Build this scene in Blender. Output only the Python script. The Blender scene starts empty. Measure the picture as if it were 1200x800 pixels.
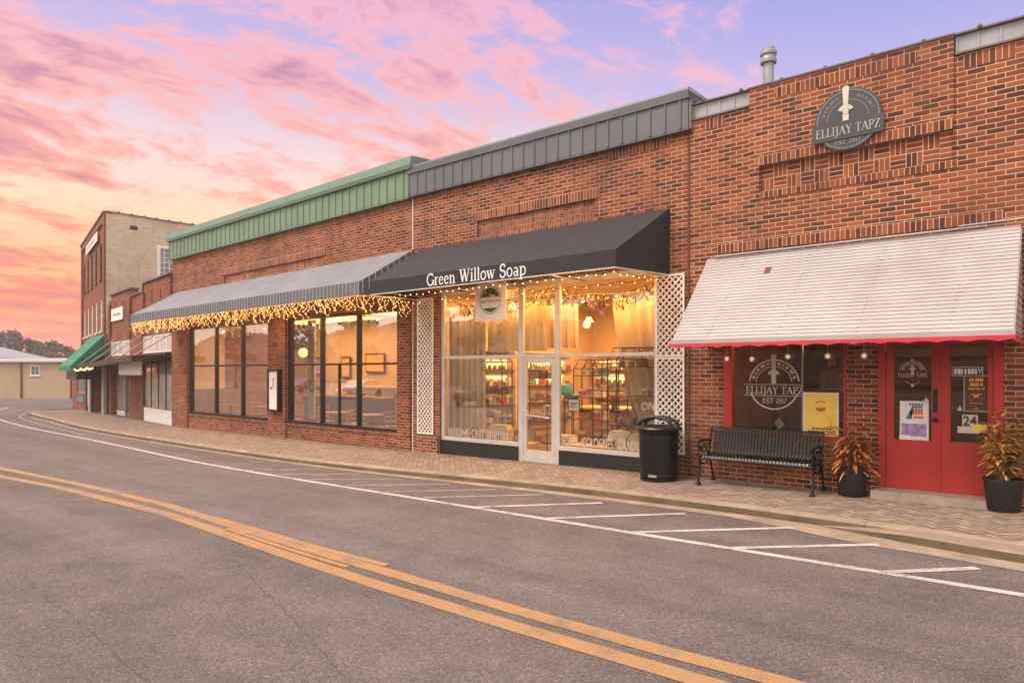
import bpy, math, random
from mathutils import Vector, Matrix
R = math.radians
rnd = random.Random(7)
SC = bpy.context.scene
COL = SC.collection

# ------------------------------------------------------------------ helpers
def s2l(r, g, b):
    f = lambda c: (c/255)/12.92 if c/255 <= .04045 else ((c/255+.055)/1.055)**2.4
    return (f(r), f(g), f(b), 1)

class MB:
    """collects faces (with UVs in metres) and links them as ONE mesh object"""
    def __init__(s): s.v=[]; s.f=[]; s.uv=[]; s.mi=0; s.m=[]; s.col=[]; s.c=0.5
    def face(s, pts, uv=None):
        b=len(s.v); s.v+= [tuple(p) for p in pts]; n=len(pts)
        s.f.append(tuple(range(b,b+n))); s.m.append(s.mi); s.col.append(s.c)
        if uv is None:
            p=[Vector(q) for q in pts]; nr=Vector((0,0,0))
            for i in range(n): nr+= p[i].cross(p[(i+1)%n])
            ax,ay,az=abs(nr.x),abs(nr.y),abs(nr.z)
            if az>ax and az>ay: uv=[(q[0],q[1]) for q in pts]
            elif ay>=ax: uv=[(q[0],q[2]) for q in pts]
            else: uv=[(q[1],q[2]) for q in pts]
        elif uv=='rot':      # soldier bricks: u runs up the wall
            z0=min(q[2] for q in pts); uv=[(q[2]-z0,q[0]) for q in pts]
        s.uv.append(uv)
    def idx(s, verts, faces):
        for f in faces: s.face([verts[i] for i in f])
    def box(s,x0,x1,y0,y1,z0,z1,uv=None):
        if x0>x1:x0,x1=x1,x0
        if y0>y1:y0,y1=y1,y0
        if z0>z1:z0,z1=z1,z0
        s.face([(x0,y0,z0),(x1,y0,z0),(x1,y0,z1),(x0,y0,z1)],uv)
        s.face([(x1,y1,z0),(x0,y1,z0),(x0,y1,z1),(x1,y1,z1)])
        s.face([(x0,y1,z0),(x0,y0,z0),(x0,y0,z1),(x0,y1,z1)])
        s.face([(x1,y0,z0),(x1,y1,z0),(x1,y1,z1),(x1,y0,z1)])
        s.face([(x0,y0,z1),(x1,y0,z1),(x1,y1,z1),(x0,y1,z1)])
        s.face([(x0,y1,z0),(x1,y1,z0),(x1,y0,z0),(x0,y0,z0)])
    def prism(s, poly, a, b, ax='y'):
        """extrude a 2D polygon: ax='y' poly is (x,z); 'x' poly is (y,z); 'z' poly is (x,y)"""
        if ax=='y': P=lambda p,t:(p[0],t,p[1])
        elif ax=='x': P=lambda p,t:(t,p[0],p[1])
        else: P=lambda p,t:(p[0],p[1],t)
        s.face([P(p,a) for p in poly]); s.face([P(p,b) for p in reversed(poly)])
        n=len(poly)
        for i in range(n):
            p,q=poly[i],poly[(i+1)%n]
            s.face([P(p,a),P(p,b),P(q,b),P(q,a)])
    def tube(s, pts, r, n=8, closed=False, r2=None):
        pts=[Vector(p) for p in pts]; m=len(pts); rings=[]
        up=Vector((0,0,1))
        for i,p in enumerate(pts):
            if closed: t=pts[(i+1)%m]-pts[i-1]
            else: t=pts[min(i+1,m-1)]-pts[max(i-1,0)]
            t.normalize()
            u=up if abs(t.dot(up))<.95 else Vector((1,0,0))
            a=t.cross(u).normalized(); b=a.cross(t)
            rr=r if r2 is None else r+(r2-r)*i/max(1,m-1)
            rings.append([p+a*rr*math.cos(2*math.pi*k/n)+b*rr*math.sin(2*math.pi*k/n) for k in range(n)])
        for i in range(m if closed else m-1):
            A,B=rings[i],rings[(i+1)%m]
            for k in range(n): s.face([A[k],A[(k+1)%n],B[(k+1)%n],B[k]])
        if not closed:
            s.face(list(reversed(rings[0]))); s.face(rings[-1])
    def lathe(s, cx, cy, prof, n=24, sx=1, sy=1, cap=True):
        rings=[[(cx+r*sx*math.cos(2*math.pi*k/n),cy+r*sy*math.sin(2*math.pi*k/n),z) for k in range(n)] for r,z in prof]
        for i in range(len(rings)-1):
            for k in range(n): s.face([rings[i][k],rings[i][(k+1)%n],rings[i+1][(k+1)%n],rings[i+1][k]])
        if cap:
            if prof[0][0]>1e-4: s.face(list(reversed(rings[0])))
            if prof[-1][0]>1e-4: s.face(rings[-1])
    def ball(s,c,r,n=8,sx=1,sy=1,sz=1):
        m=max(4,n//2); prof=[(r*math.sin(math.pi*i/m),c[2]-r*sz*math.cos(math.pi*i/m)) for i in range(m+1)]
        s.lathe(c[0],c[1],prof,n,sx,sy,False)
    def disc(s,cx,cz,rx,rz,y0,y1,n=40,a0=0,a1=360):
        full=abs(a1-a0)>=360
        k=n if full else n+1
        s.prism([(cx+rx*math.cos(R(a0+(a1-a0)*i/n)),cz+rz*math.sin(R(a0+(a1-a0)*i/n))) for i in range(k)],y0,y1)
    def ring(s,cx,cz,r0,r1,y0,y1,n=48,a0=0,a1=360,rz=1.0):
        p=lambda r,i:(cx+r*math.cos(R(a0+(a1-a0)*i/n)),cz+r*rz*math.sin(R(a0+(a1-a0)*i/n)))
        for i in range(n): s.prism([p(r0,i),p(r1,i),p(r1,i+1),p(r0,i+1)],y0,y1)
    def ribbon(s, pts, w, y0, y1, w2=None):
        """flat stroke in the xz plane, y0 front, y1 back"""
        m=len(pts); L=[];Rr=[]
        for i,p in enumerate(pts):
            a=pts[max(i-1,0)]; b=pts[min(i+1,m-1)]
            dx,dz=b[0]-a[0],b[1]-a[1]; l=math.hypot(dx,dz) or 1
            ww=(w if w2 is None else w+(w2-w)*abs(2*i/(m-1)-1))/2
            nx,nz=-dz/l*ww,dx/l*ww
            L.append((p[0]+nx,p[1]+nz)); Rr.append((p[0]-nx,p[1]-nz))
        for i in range(m-1): s.prism([Rr[i],Rr[i+1],L[i+1],L[i]],y0,y1)
    def build(s,name,mat,parent=None,smooth=False,loc=None,rz=None,merge=False):
        me=bpy.data.meshes.new(name); me.from_pydata(s.v,[],s.f)
        ul=me.uv_layers.new(name='UVMap'); k=0; data=[]
        for u in s.uv:
            for q in u: data+= [q[0],q[1]]
        ul.data.foreach_set('uv',data)
        ca=me.attributes.new('tint','FLOAT','FACE'); ca.data.foreach_set('value',s.col)
        mats=mat if isinstance(mat,(list,tuple)) else [mat]
        for m in mats: me.materials.append(m)
        me.polygons.foreach_set('material_index',s.m)
        if smooth:
            me.polygons.foreach_set('use_smooth',[True]*len(s.f))
        me.update()
        if merge or smooth:
            import bmesh
            bm=bmesh.new(); bm.from_mesh(me); bmesh.ops.remove_doubles(bm,verts=bm.verts,dist=1e-5)
            bm.to_mesh(me); bm.free()
            if smooth:
                try: me.set_sharp_from_angle(angle=R(40))
                except Exception: pass
        o=bpy.data.objects.new(name,me); COL.objects.link(o)
        if parent: o.parent=parent
        if loc: o.location=loc
        if rz is not None: o.rotation_euler=(0,0,rz)
        return o

def tag(o,label=None,cat=None,group=None,kind=None):
    if label: o['label']=label
    if cat: o['category']=cat
    if group: o['group']=group
    if kind: o['kind']=kind
    return o
def empty(name,label,cat,loc=(0,0,0),rz=0,group=None):
    o=bpy.data.objects.new(name,None); COL.objects.link(o); o.location=loc; o.rotation_euler=(0,0,rz)
    o.empty_display_size=.2
    return tag(o,label,cat,group)
def dup(root,loc,rz=None,label=None):
    r=root.copy(); COL.objects.link(r); r.location=loc
    if rz is not None: r.rotation_euler=(0,0,rz)
    if label: r['label']=label
    for ch in list(root.children):
        c=ch.copy(); COL.objects.link(c); c.parent=r
        for g in ch.children:
            d=g.copy(); COL.objects.link(d); d.parent=c
    return r
def lab(o,label): o['label']=label; return o

# ------------------------------------------------------------------ node materials
class NT:
    def __init__(s,tree): s.t=tree; s.n=tree.nodes; s.l=tree.links
    def add(s,typ,ins=None,**kw):
        n=s.n.new(typ)
        for k,v in kw.items(): setattr(n,k,v)
        if ins:
            for k,v in ins.items(): s.set(n,k,v)
        return n
    def set(s,n,k,v):
        i=n.inputs[k]
        if isinstance(v,bpy.types.NodeSocket): s.l.new(v,i)
        elif isinstance(v,bpy.types.Node): s.l.new(v.outputs[0],i)
        else: i.default_value=v
    def math(s,op,a,b=0.0,c=0.0,clamp=False):
        n=s.add('ShaderNodeMath',operation=op,use_clamp=clamp)
        s.set(n,0,a); s.set(n,1,b)
        if len(n.inputs)>2: s.set(n,2,c)
        return n.outputs[0]
    def ramp(s,fac,stops,interp='LINEAR'):
        n=s.add('ShaderNodeValToRGB'); n.color_ramp.interpolation=interp
        e=n.color_ramp.elements
        while len(e)>1: e.remove(e[-1])
        e[0].position=stops[0][0]; e[0].color=stops[0][1]
        for p,c in stops[1:]:
            x=e.new(p); x.color=c
        s.set(n,0,fac); return n.outputs[0]
    def mix(s,fac,a,b,mode='MIX'):
        n=s.add('ShaderNodeMix',data_type='RGBA',blend_type=mode)
        s.set(n,0,fac); s.set(n,6,a); s.set(n,7,b); return n.outputs[2]
    def noise(s,vec,scale,detail=3,rough=.5,dist=0):
        n=s.add('ShaderNodeTexNoise',{'Scale':scale,'Detail':detail,'Roughness':rough,'Distortion':dist})
        if vec is not None: s.set(n,'Vector',vec)
        return n.outputs[0]
g=lambda v:(v,v,v,1)
def c4(c): return c if len(c)==4 else (*c,1)
def newmat(name):
    m=bpy.data.materials.new(name); m.use_nodes=True
    t=NT(m.node_tree); b=m.node_tree.nodes['Principled BSDF']
    return m,t,b

def paint(name,col,rough=.5,metal=0,var=.12,scale=6,bump=.05,bscale=60,spec=.5,dirt=0,dirtcol=(.06,.045,.035,1)):
    m,t,b=newmat(name); col=c4(col)
    oc=t.add('ShaderNodeTexCoord').outputs['Object']
    n=t.noise(oc,scale,4,.6)
    lo=tuple(max(0,x*(1-var)) for x in col[:3])+(1,); hi=tuple(min(1,x*(1+var)) for x in col[:3])+(1,)
    c=t.ramp(n,[(.3,lo),(.7,hi)])
    if dirt:
        d=t.noise(oc,scale*.6,6,.7)
        c=t.mix(t.math('MULTIPLY',t.ramp(d,[(.5,g(0)),(.75,g(1))]),dirt),c,dirtcol)
    t.set(b,'Base Color',c)
    rn=t.noise(oc,scale*3,3)
    t.set(b,'Roughness',t.math('ADD',t.math('MULTIPLY',rn,.2),max(.02,rough-.1)))
    t.set(b,'Metallic',metal); t.set(b,'Specular IOR Level',spec)
    if bump:
        bn=t.add('ShaderNodeBump',{'Strength':bump,'Distance':.01,'Height':t.noise(oc,bscale,3)})
        t.set(b,'Normal',bn)
    return m

def brickmat(name,offset=.5,ramp=None,mortar=(.60,.43,.33,1),dark=.5,bw=.2032,rh=.0677,ms=.0056,bumps=.5):
    m,t,b=newmat(name)
    uv=t.add('ShaderNodeTexCoord').outputs['UV']; oc=t.add('ShaderNodeTexCoord').outputs['Object']
    wob=t.add('ShaderNodeVectorMath',operation='MULTIPLY_ADD')
    t.set(wob,0,t.add('ShaderNodeTexNoise',{'Scale':3.0,'Detail':2.0,'Vector':oc}).outputs[1]); t.set(wob,1,(.006,.006,0)); t.set(wob,2,uv)
    br=t.add('ShaderNodeTexBrick',{'Vector':wob.outputs[0],'Color1':g(0),'Color2':g(1),'Mortar':g(.5),'Scale':1.0,'Mortar Size':ms,'Mortar Smooth':.25,'Bias':0.0,'Brick Width':bw,'Row Height':rh},offset=offset,squash=1.0)
    ramp=ramp or [(0,(.085,.027,.017,1)),(.14,(.125,.036,.020,1)),(.32,(.20,.052,.024,1)),(.58,(.255,.066,.027,1)),(.8,(.295,.083,.033,1)),(1,(.33,.11,.047,1))]
    c=t.ramp(br.outputs[0],ramp)
    n1=t.noise(oc,30,4,.6)
    c=t.mix(.5,c,t.ramp(n1,[(.25,g(.55)),(.75,g(1.25))]),'MULTIPLY')
    n2=t.noise(oc,.55,5,.65)
    mc=t.mix(t.ramp(t.noise(oc,1.5,4),[(.35,g(0)),(.7,g(1))]),mortar,tuple(x*.72 for x in mortar[:3])+(1,))
    c=t.mix(br.outputs[1],c,mc)
    c=t.mix(t.math('MULTIPLY',t.ramp(n2,[(.48,g(0)),(.68,g(1))]),dark),c,(.07,.035,.028,1))
    sm_=t.add('ShaderNodeMapping',{'Vector':oc,'Scale':(2.6,2.6,.22)}); stk=t.noise(sm_.outputs[0],1.0,5,.6)
    c=t.mix(t.math('MULTIPLY',t.ramp(stk,[(.55,g(0)),(.72,g(1))]),dark*.8),c,(.055,.03,.025,1))
    t.set(b,'Base Color',c); t.set(b,'Roughness',.88); t.set(b,'Specular IOR Level',.25)
    h=t.math('SUBTRACT',t.math('MULTIPLY',n1,.25),br.outputs[1])
    t.set(b,'Normal',t.add('ShaderNodeBump',{'Strength':bumps,'Distance':.008,'Height':h}))
    return m

def glassmat(name,tint=(.95,.95,.95,1),refl=.08,gloss=.0,edge=.5,refcol=(1,1,1,1)):
    m=bpy.data.materials.new(name); m.use_nodes=True; t=NT(m.node_tree); m.node_tree.nodes.clear()
    out=t.add('ShaderNodeOutputMaterial')
    tr=t.add('ShaderNodeBsdfTransparent',{'Color':tint}); gl=t.add('ShaderNodeBsdfGlossy',{'Color':refcol,'Roughness':gloss})
    oc=t.add('ShaderNodeTexCoord').outputs['Object']
    bp=t.add('ShaderNodeBump',{'Strength':.02,'Distance':.02,'Height':t.noise(oc,1.3,2)}); t.set(gl,'Normal',bp)
    lw=t.add('ShaderNodeLayerWeight',{'Blend':.35})
    f=t.math('ADD',t.math('MULTIPLY',lw.outputs['Fresnel'],edge),refl,clamp=True)
    mx=t.add('ShaderNodeMixShader'); t.set(mx,0,f); t.set(mx,1,tr); t.set(mx,2,gl)
    t.set(out,0,mx); return m

def emitmat(name,col,strength):
    m,t,b=newmat(name)
    t.set(b,'Base Color',c4(col)); t.set(b,'Emission Color',c4(col)); 
    oc=t.add('ShaderNodeTexCoord').outputs['Object']
    t.set(b,'Emission Strength',t.math('MULTIPLY_ADD',t.noise(oc,9,2),strength*.4,strength*.8))
    return m

M={}
M['brick']=brickmat('red_brick')
M['stack']=brickmat('red_brick_stack',offset=0.0,dark=.45)
M['brick_far']=brickmat('old_red_brick',ramp=[(0,(.16,.05,.03,1)),(.5,(.25,.075,.042,1)),(1,(.33,.115,.065,1))],mortar=(.30,.17,.12,1),dark=.5)
M['brick_cafe']=brickmat('cafe_brick',ramp=[(0,(.085,.027,.017,1)),(.25,(.175,.046,.022,1)),(.6,(.245,.064,.027,1)),(1,(.31,.10,.045,1))],mortar=(.50,.34,.25,1),dark=.45)
M['pale_brick']=brickmat('painted_pale_brick',ramp=[(0,(.60,.48,.34,1)),(.5,(.66,.54,.39,1)),(1,(.70,.60,.45,1))],mortar=(.56,.45,.33,1),dark=.28,bumps=.25)
M['alu']=paint('brushed_aluminium',(.62,.58,.57),.38,.35,.08)
M['white']=paint('white_paint',(.78,.76,.73),.5,0,.06,dirt=.15)
M['lattice']=paint('white_lattice_paint',(.75,.71,.68),.55,0,.08,dirt=.2)
M['siding']=paint('white_siding',(.37,.345,.345),.55,0,.08,1.6,dirt=.45,dirtcol=(.24,.19,.16,1))
M['siding_joint']=paint('dark_siding_joint',(.17,.15,.15),.8)
M['black']=paint('black_paint',(.012,.011,.012),.35,0,.3)
M['blackbase']=paint('black_kickplate',(.008,.0075,.0075),.6,0,.3,dirt=.3,dirtcol=(.05,.04,.035,1))
M['bronze']=paint('dark_bronze_frame',(.018,.013,.011),.4,.3,.2)
M['greymetal']=paint('grey_metal_fascia',(.115,.12,.14),.45,.25,.1,1.2,.02)
M['greencap']=paint('green_metal_trim',(.125,.205,.15),.45,.1,.06,1.2,.02)
M['greenmetal']=paint('green_metal_panel',(.15,.225,.15),.5,.1,.1,1.2,.02)
M['galv']=paint('galvanised_sheet',(.30,.30,.33),.5,.3,.2,3,.04,dirt=.5,dirtcol=(.14,.12,.12,1))
M['coping']=paint('weathered_coping',(.16,.12,.10),.8,0,.3,4,.15,dirt=.4)
M['rust']=paint('rust_stained_joint',(.13,.045,.03),.8,0,.3,5,.1)
M['red']=paint('red_door_paint',(.42,.026,.020),.45,0,.14,2.2,.05,dirt=.22,dirtcol=(.16,.012,.01,1))
M['redfab']=paint('red_awning_fabric',(.50,.035,.06),.8,0,.12,4,.1)
M['awnblack']=paint('black_awning_canvas',(.015,.0145,.0175),.75,0,.22,2.2,.12,180)
M['awnwhite']=paint('white_canvas_lettering',(.72,.72,.72),.7,0,.05)
M['cord']=paint('awning_white_piping',(.60,.56,.50),.7)
M['awngreen']=paint('green_awning_canvas',(.02,.16,.09),.75,0,.2,2,.1)
M['concrete']=paint('concrete',(.30,.225,.165),.9,0,.22,2.2,.3,40,.3,dirt=.75,dirtcol=(.13,.09,.065,1))
M['step']=paint('concrete_step',(.33,.26,.215),.9,0,.18,5,.25,40,.3,dirt=.35)
M['slate']=paint('slate_grey_sign',(.042,.042,.052),.55,0,.12,9,.06)
M['etched']=paint('etched_sign_cream',(.55,.50,.46),.6,0,.08)
M['signedge']=paint('sign_worn_edge',(.16,.16,.18),.6,0,.3,20)
M['signgrey']=paint('sign_pale_lettering',(.36,.335,.33),.6,0,.1)
M['signwhite']=paint('white_sign_board',(.80,.74,.70),.5,0,.04)
M['signgreen']=paint('dark_green_emblem',(.035,.085,.02),.6,0,.3,14)
M['wood']=paint('warm_wood',(.28,.13,.055),.5,0,.25,7,.06)
M['darkwood']=paint('dark_wood',(.05,.025,.015),.5,0,.3,7,.06)
M['cream']=paint('cream_wall_paint',(.66,.47,.28),.8,0,.05,1.5)
M['tan']=paint('tan_wall_paint',(.50,.33,.19),.8,0,.08,1.5)
M['plankfloor']=paint('plank_floor',(.20,.11,.06),.45,0,.25,5)
M['sheer']=paint('sheer_curtain',(.60,.43,.26),.9,0,.05)
M['brownwall']=paint('brown_bar_wall',(.16,.085,.045),.7,0,.3,2)
M['plastic']=paint('black_plastic_pot',(.007,.007,.008),.5,0,.25,9,.06,dirt=.5,dirtcol=(.045,.036,.028,1))
M['soil']=paint('potting_soil',(.03,.018,.01),.95)
M['bulb']=emitmat('warm_bulb',(1,.50,.14),2.4)
M['glowwire']=emitmat('glowing_light_cord',(1,.48,.13),.42)
M['globe']=emitmat('globe_lamp',(1,.66,.26),.9)
M['lightstrip']=emitmat('shelf_light',(1,.68,.28),.75)
M['paper']=paint('paper',(.78,.74,.74),.6,0,.04)
M['yellow']=paint('yellow_poster',(.86,.60,.10),.45,0,.06,7)
M['ink']=paint('dark_ink',(.02,.018,.018),.6)
M['inkred']=paint('orange_red_print',(.55,.10,.02),.6,0,.2,30)
M['inkblue']=paint('blue_print',(.05,.16,.33),.6,0,.3,30)
M['inkorange']=paint('orange_print',(.75,.33,.05),.6,0,.2,30)
M['posterbrown']=paint('brown_poster',(.085,.03,.012),.6,0,.4,12)
M['lilac']=paint('lilac_landscape_print',(.36,.24,.52),.6,0,.5,14)
M['teal']=paint('teal_fabric',(.02,.22,.22),.7,0,.2)
M['glass']=glassmat('shop_glass',(.94,.95,.93,1),.03,0,.45)
M['glass_cafe']=glassmat('cafe_glass',(.95,.95,.92,1),.085,0,.42)
M['glass_dark']=glassmat('bar_glass',(.70,.64,.58,1),.025,0,.24)
M['winglass']=paint('curtained_window_glass',(.10,.11,.13),.08,0,.25,2,.0)
M['winlit']=paint('reflective_shop_glass',(.36,.31,.26),.08,0,.5,1.2,.0)
M['wingrey']=paint('grey_window_glass',(.26,.25,.28),.1,0,.3,1.5,.0)
M['winpale']=paint('pale_blind_behind_glass',(.52,.49,.46),.15,0,.12,2,.0)

# ------------------------------------------------------------------ terrain
def G(X):
    X=max(-130,min(40,X))
    return .30+.011*X if X>-18 else .102+.007*(X+18)
def Rz(X,Y): return G(X)-.15+.015*max(0,min(-1.6-Y,4.4))
def S(X,Y): return G(X)+.02*min(Y,0)

# ------------------------------------------------------------------ serif lettering
def arc(cx,cz,rx,rz,a0,a1,n=14): return [(cx+rx*math.cos(R(a0+(a1-a0)*i/n)),cz+rz*math.sin(R(a0+(a1-a0)*i/n))) for i in range(n+1)]
T,H,SW=.125,.06,.045
def vs(x,z0,z1,w=T): return ([(x,z0),(x,z1)],w)
def sf(x,z,l=.30): return ([(x-l/2,z),(x+l/2,z)],SW)
GL={
'G':(.82,[(arc(.42,.5,.34,.46,50,325,22),.11),vs(.72,.06,.42,.13),sf(.70,.42,.28),vs(.70,.72,.95,.05)]),
'W':(1.08,[([(.14,.98),(.36,.02)],.14),([(.36,.02),(.56,.95)],.06),([(.52,.98),(.74,.02)],.14),([(.74,.02),(.96,.98)],.06),sf(.14,.98),sf(.53,.98),sf(.96,.98,.22)]),
'S':(.62,[(arc(.31,.72,.2,.24,20,265,14)+arc(.31,.26,.22,.25,85,-160,14),.11),vs(.50,.72,.95,.05),vs(.1,.05,.3,.05)]),
'r':(.46,[vs(.15,.02,.64),sf(.15,.02,.3),sf(.1,.64,.2),(arc(.32,.46,.15,.18,160,55,8),.08)]),
'e':(.54,[(arc(.27,.33,.19,.30,8,325,20),.095),([(.1,.37),(.45,.37)],.05)]),
'n':(.66,[vs(.15,.02,.64),sf(.15,.02),sf(.1,.64,.2),(arc(.33,.44,.165,.2,170,0,10),.075),vs(.49,.02,.46),sf(.49,.02)]),
'i':(.32,[vs(.16,.02,.64),sf(.16,.02),sf(.12,.64,.2),([(.16,.80),(.16,.93)],.14)]),
'l':(.32,[vs(.16,.02,.98),sf(.16,.02),sf(.12,.98,.2)]),
'o':(.58,[(arc(.29,.33,.21,.31,0,360,24),.10)]),
'w':(.82,[([(.1,.64),(.26,.02)],.12),([(.26,.02),(.41,.62)],.05),([(.39,.64),(.55,.02)],.12),([(.55,.02),(.71,.64)],.05),sf(.1,.64,.24),sf(.4,.64,.22),sf(.71,.64,.2)]),
'a':(.54,[(arc(.24,.17,.15,.16,20,340,16),.08),vs(.40,.02,.46,.13),(arc(.25,.46,.15,.16,0,150,8),.08),sf(.45,.02,.16)]),
'p':(.64,[vs(.15,-.26,.64),sf(.15,-.26),sf(.1,.64,.2),(arc(.33,.33,.2,.3,150,-150,16),.09)]),
'E':(.66,[vs(.16,.02,.98),([(.04,.98),(.56,.98)],.06),([(.04,.02),(.60,.02)],.06),([(.16,.52),(.44,.52)],.055),vs(.56,.78,.98,.05),vs(.6,.02,.24,.05),vs(.44,.42,.62,.05)]),
'L':(.62,[vs(.16,.02,.98),sf(.16,.98),([(.04,.02),(.57,.02)],.06),vs(.57,.02,.28,.05)]),
'I':(.36,[vs(.18,.02,.98),sf(.18,.02,.32),sf(.18,.98,.32)]),
'J':(.44,[vs(.26,-.06,.98),sf(.26,.98,.32),(arc(.11,-.04,.15,.18,0,-150,8),.08)]),
'A':(.78,[([(.08,.02),(.38,.98)],.06),([(.38,.98),(.68,.02)],.15),([(.2,.36),(.57,.36)],.05),sf(.08,.02,.24),sf(.68,.02,.28)]),
'Y':(.74,[([(.1,.98),(.37,.46)],.14),([(.37,.46),(.63,.98)],.06),vs(.37,.02,.48),sf(.37,.02),sf(.1,.98,.28),sf(.63,.98,.22)]),
'T':(.70,[vs(.35,.02,.98),sf(.35,.02),([(.05,.98),(.65,.98)],.06),vs(.06,.74,.98,.05),vs(.64,.74,.98,.05)]),
'P':(.64,[vs(.16,.02,.98),sf(.16,.02,.32),([(.04,.98),(.3,.98)],.055),([(.16,.46),(.3,.46)],.055),(arc(.3,.72,.25,.26,90,-90,12),.11)]),
'Z':(.62,[([(.07,.98),(.55,.98)],.06),([(.54,.98),(.07,.02)],.15),([(.06,.02),(.57,.02)],.06),vs(.07,.76,.98,.05),vs(.57,.02,.26,.05)]),
'2':(.54,[(arc(.26,.72,.19,.24,165,-30,12)+[(.08,.04)],.09),([(.07,.04),(.47,.04)],.08)]),
'0':(.54,[(arc(.27,.5,.19,.46,0,360,22),.09)]),
'1':(.36,[vs(.2,.02,.98,.12),sf(.2,.02),([(.2,.98),(.06,.82)],.06)]),
'7':(.5,[([(.06,.96),(.46,.96)],.08),([(.46,.96),(.18,.02)],.1)]),
'N':(.84,[vs(.16,.02,.98,.06),([(.16,.98),(.66,.02)],.15),vs(.66,.02,.98,.06),sf(.16,.02,.24),sf(.12,.98,.2),sf(.66,.98,.24)]),
'O':(.8,[(arc(.4,.5,.32,.47,0,360,26),.12)]),
' ':(.34,[]),'.':(.25,[([(.12,0),(.12,.1)],.1)]),
}
def serif(mb,text,x,z,h,y,th=.006,sx=1.0,slope=0.0,fit=None):
    tot=sum(GL[c][0] for c in text)*h
    if fit: sx=fit/tot
    for c in text:
        adv,strokes=GL[c]
        for k,(pts,w) in enumerate(strokes):
            yo=-.0006*k
            mb.ribbon([(x+p[0]*h*sx,z+p[1]*h) for p in pts],w*h,y-th+yo,y)
        x+=adv*h*sx
    return x
def sans(name,text,size,mat,parent,loc,sx=1.0,rot=(R(90),0,0),ext=.001,bold=0.0,fit=None,align='LEFT'):
    cu=bpy.data.curves.new(name,'FONT'); cu.body=text; cu.size=size; cu.extrude=ext; cu.align_x=align; cu.offset=bold
    tmp=bpy.data.objects.new(name,cu); COL.objects.link(tmp)
    dg=bpy.context.evaluated_depsgraph_get(); me=bpy.data.meshes.new_from_object(tmp.evaluated_get(dg))
    bpy.data.objects.remove(tmp); me.name=name
    if fit:
        xs=[v.co.x for v in me.vertices]; sx=fit/(max(xs)-min(xs))
    for v in me.vertices: v.co.x*=sx
    me.transform(Matrix.Rotation(R(90),4,'X'))
    me.materials.clear(); me.materials.append(mat)
    o=bpy.data.objects.new(name,me); COL.objects.link(o); o.location=loc
    if parent: o.parent=parent
    return o

# ------------------------------------------------------------------ wall with openings
def wall(mb,x0,x1,z0,z1,ops,y=0.0,zbot=None):
    xs=sorted({x0,x1,*[o[0] for o in ops],*[o[1] for o in ops]}); zs=sorted({z0,z1,*[o[2] for o in ops],*[o[3] for o in ops]})
    for i in range(len(xs)-1):
        for j in range(len(zs)-1):
            cx=(xs[i]+xs[i+1])/2; cz=(zs[j]+zs[j+1])/2
            if any(o[0]<cx<o[1] and o[2]<cz<o[3] for o in ops): continue
            mb.face([(xs[i],y,zs[j]),(xs[i+1],y,zs[j]),(xs[i+1],y,zs[j+1]),(xs[i],y,zs[j+1])])
    for a,b,c,d,dep in ops:
        mb.face([(a,y,c),(a,y,d),(a,y+dep,d),(a,y+dep,c)]); mb.face([(b,y,d),(b,y,c),(b,y+dep,c),(b,y+dep,d)])
        mb.face([(a,y,d),(b,y,d),(b,y+dep,d),(a,y+dep,d)]); mb.face([(a,y,c),(a,y+dep,c),(b,y+dep,c),(b,y,c)])
def basket(mb,x0,x1,z0,z1,y,c=.2032):
    """basket weave brick panel: cells of three bricks, turned by turns"""
    nx=max(1,round((x1-x0)/c)); nz=max(1,round((z1-z0)/c)); wx=(x1-x0)/nx; wz=(z1-z0)/nz
    for i in range(nx):
        for j in range(nz):
            a=x0+i*wx;b=a+wx;p=z0+j*wz;q=p+wz
            pts=[(a,y,p),(b,y,p),(b,y,q),(a,y,q)]
            k=rnd.randrange(90)*.2032; k2=rnd.randrange(90)*.2031
            if (i+j)%2: uv=[(k+.0,k2),(k+.2032,k2),(k+.2032,k2+.2031),(k,k2+.2031)]
            else: uv=[(k,k2),(k,k2+.2031),(k+.2032,k2+.2031),(k+.2032,k2)]
            mb.face(pts,uv)
def soldier(mb,x0,x1,z0,z1,y0,y1):
    mb.box(x0,x1,y0,y1,z0,z1)
    # turn the uv of front face: one brick length up the course
    b=len(mb.uv)-6; k=.2032/(z1-z0)
    mb.uv[b]=[((q[2]-z0)*k,q[0]) for q in [(x0,0,z0),(x1,0,z0),(x1,0,z1),(x0,0,z1)]]
def shell(mb,x0,x1,y0,y1,z0,z1,side=True):
    """sides, back and parapet back of a building body behind its front wall"""
    mb.face([(x0,y1,z0),(x0,y0,z0),(x0,y0,z1),(x0,y1,z1)]); mb.face([(x1,y0,z0),(x1,y1,z0),(x1,y1,z1),(x1,y0,z1)])
    mb.face([(x1,y1,z0),(x0,y1,z0),(x0,y1,z1),(x1,y1,z1)])
def room(mb,x0,x1,y0,y1,z0,z1):
    """inside faces of a room open towards the street"""
    mb.mi=0
    mb.face([(x0,y1,z0),(x1,y1,z0),(x1,y1,z1),(x0,y1,z1)])
    mb.face([(x0,y0,z0),(x0,y1,z0),(x0,y1,z1),(x0,y0,z1)]); mb.face([(x1,y1,z0),(x1,y0,z0),(x1,y0,z1),(x1,y1,z1)])
    mb.face([(x0,y1,z1),(x1,y1,z1),(x1,y0,z1),(x0,y0,z1)])
    mb.mi=1; mb.face([(x0,y0,z0),(x1,y0,z0),(x1,y1,z0),(x0,y1,z0)]); mb.mi=0

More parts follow.
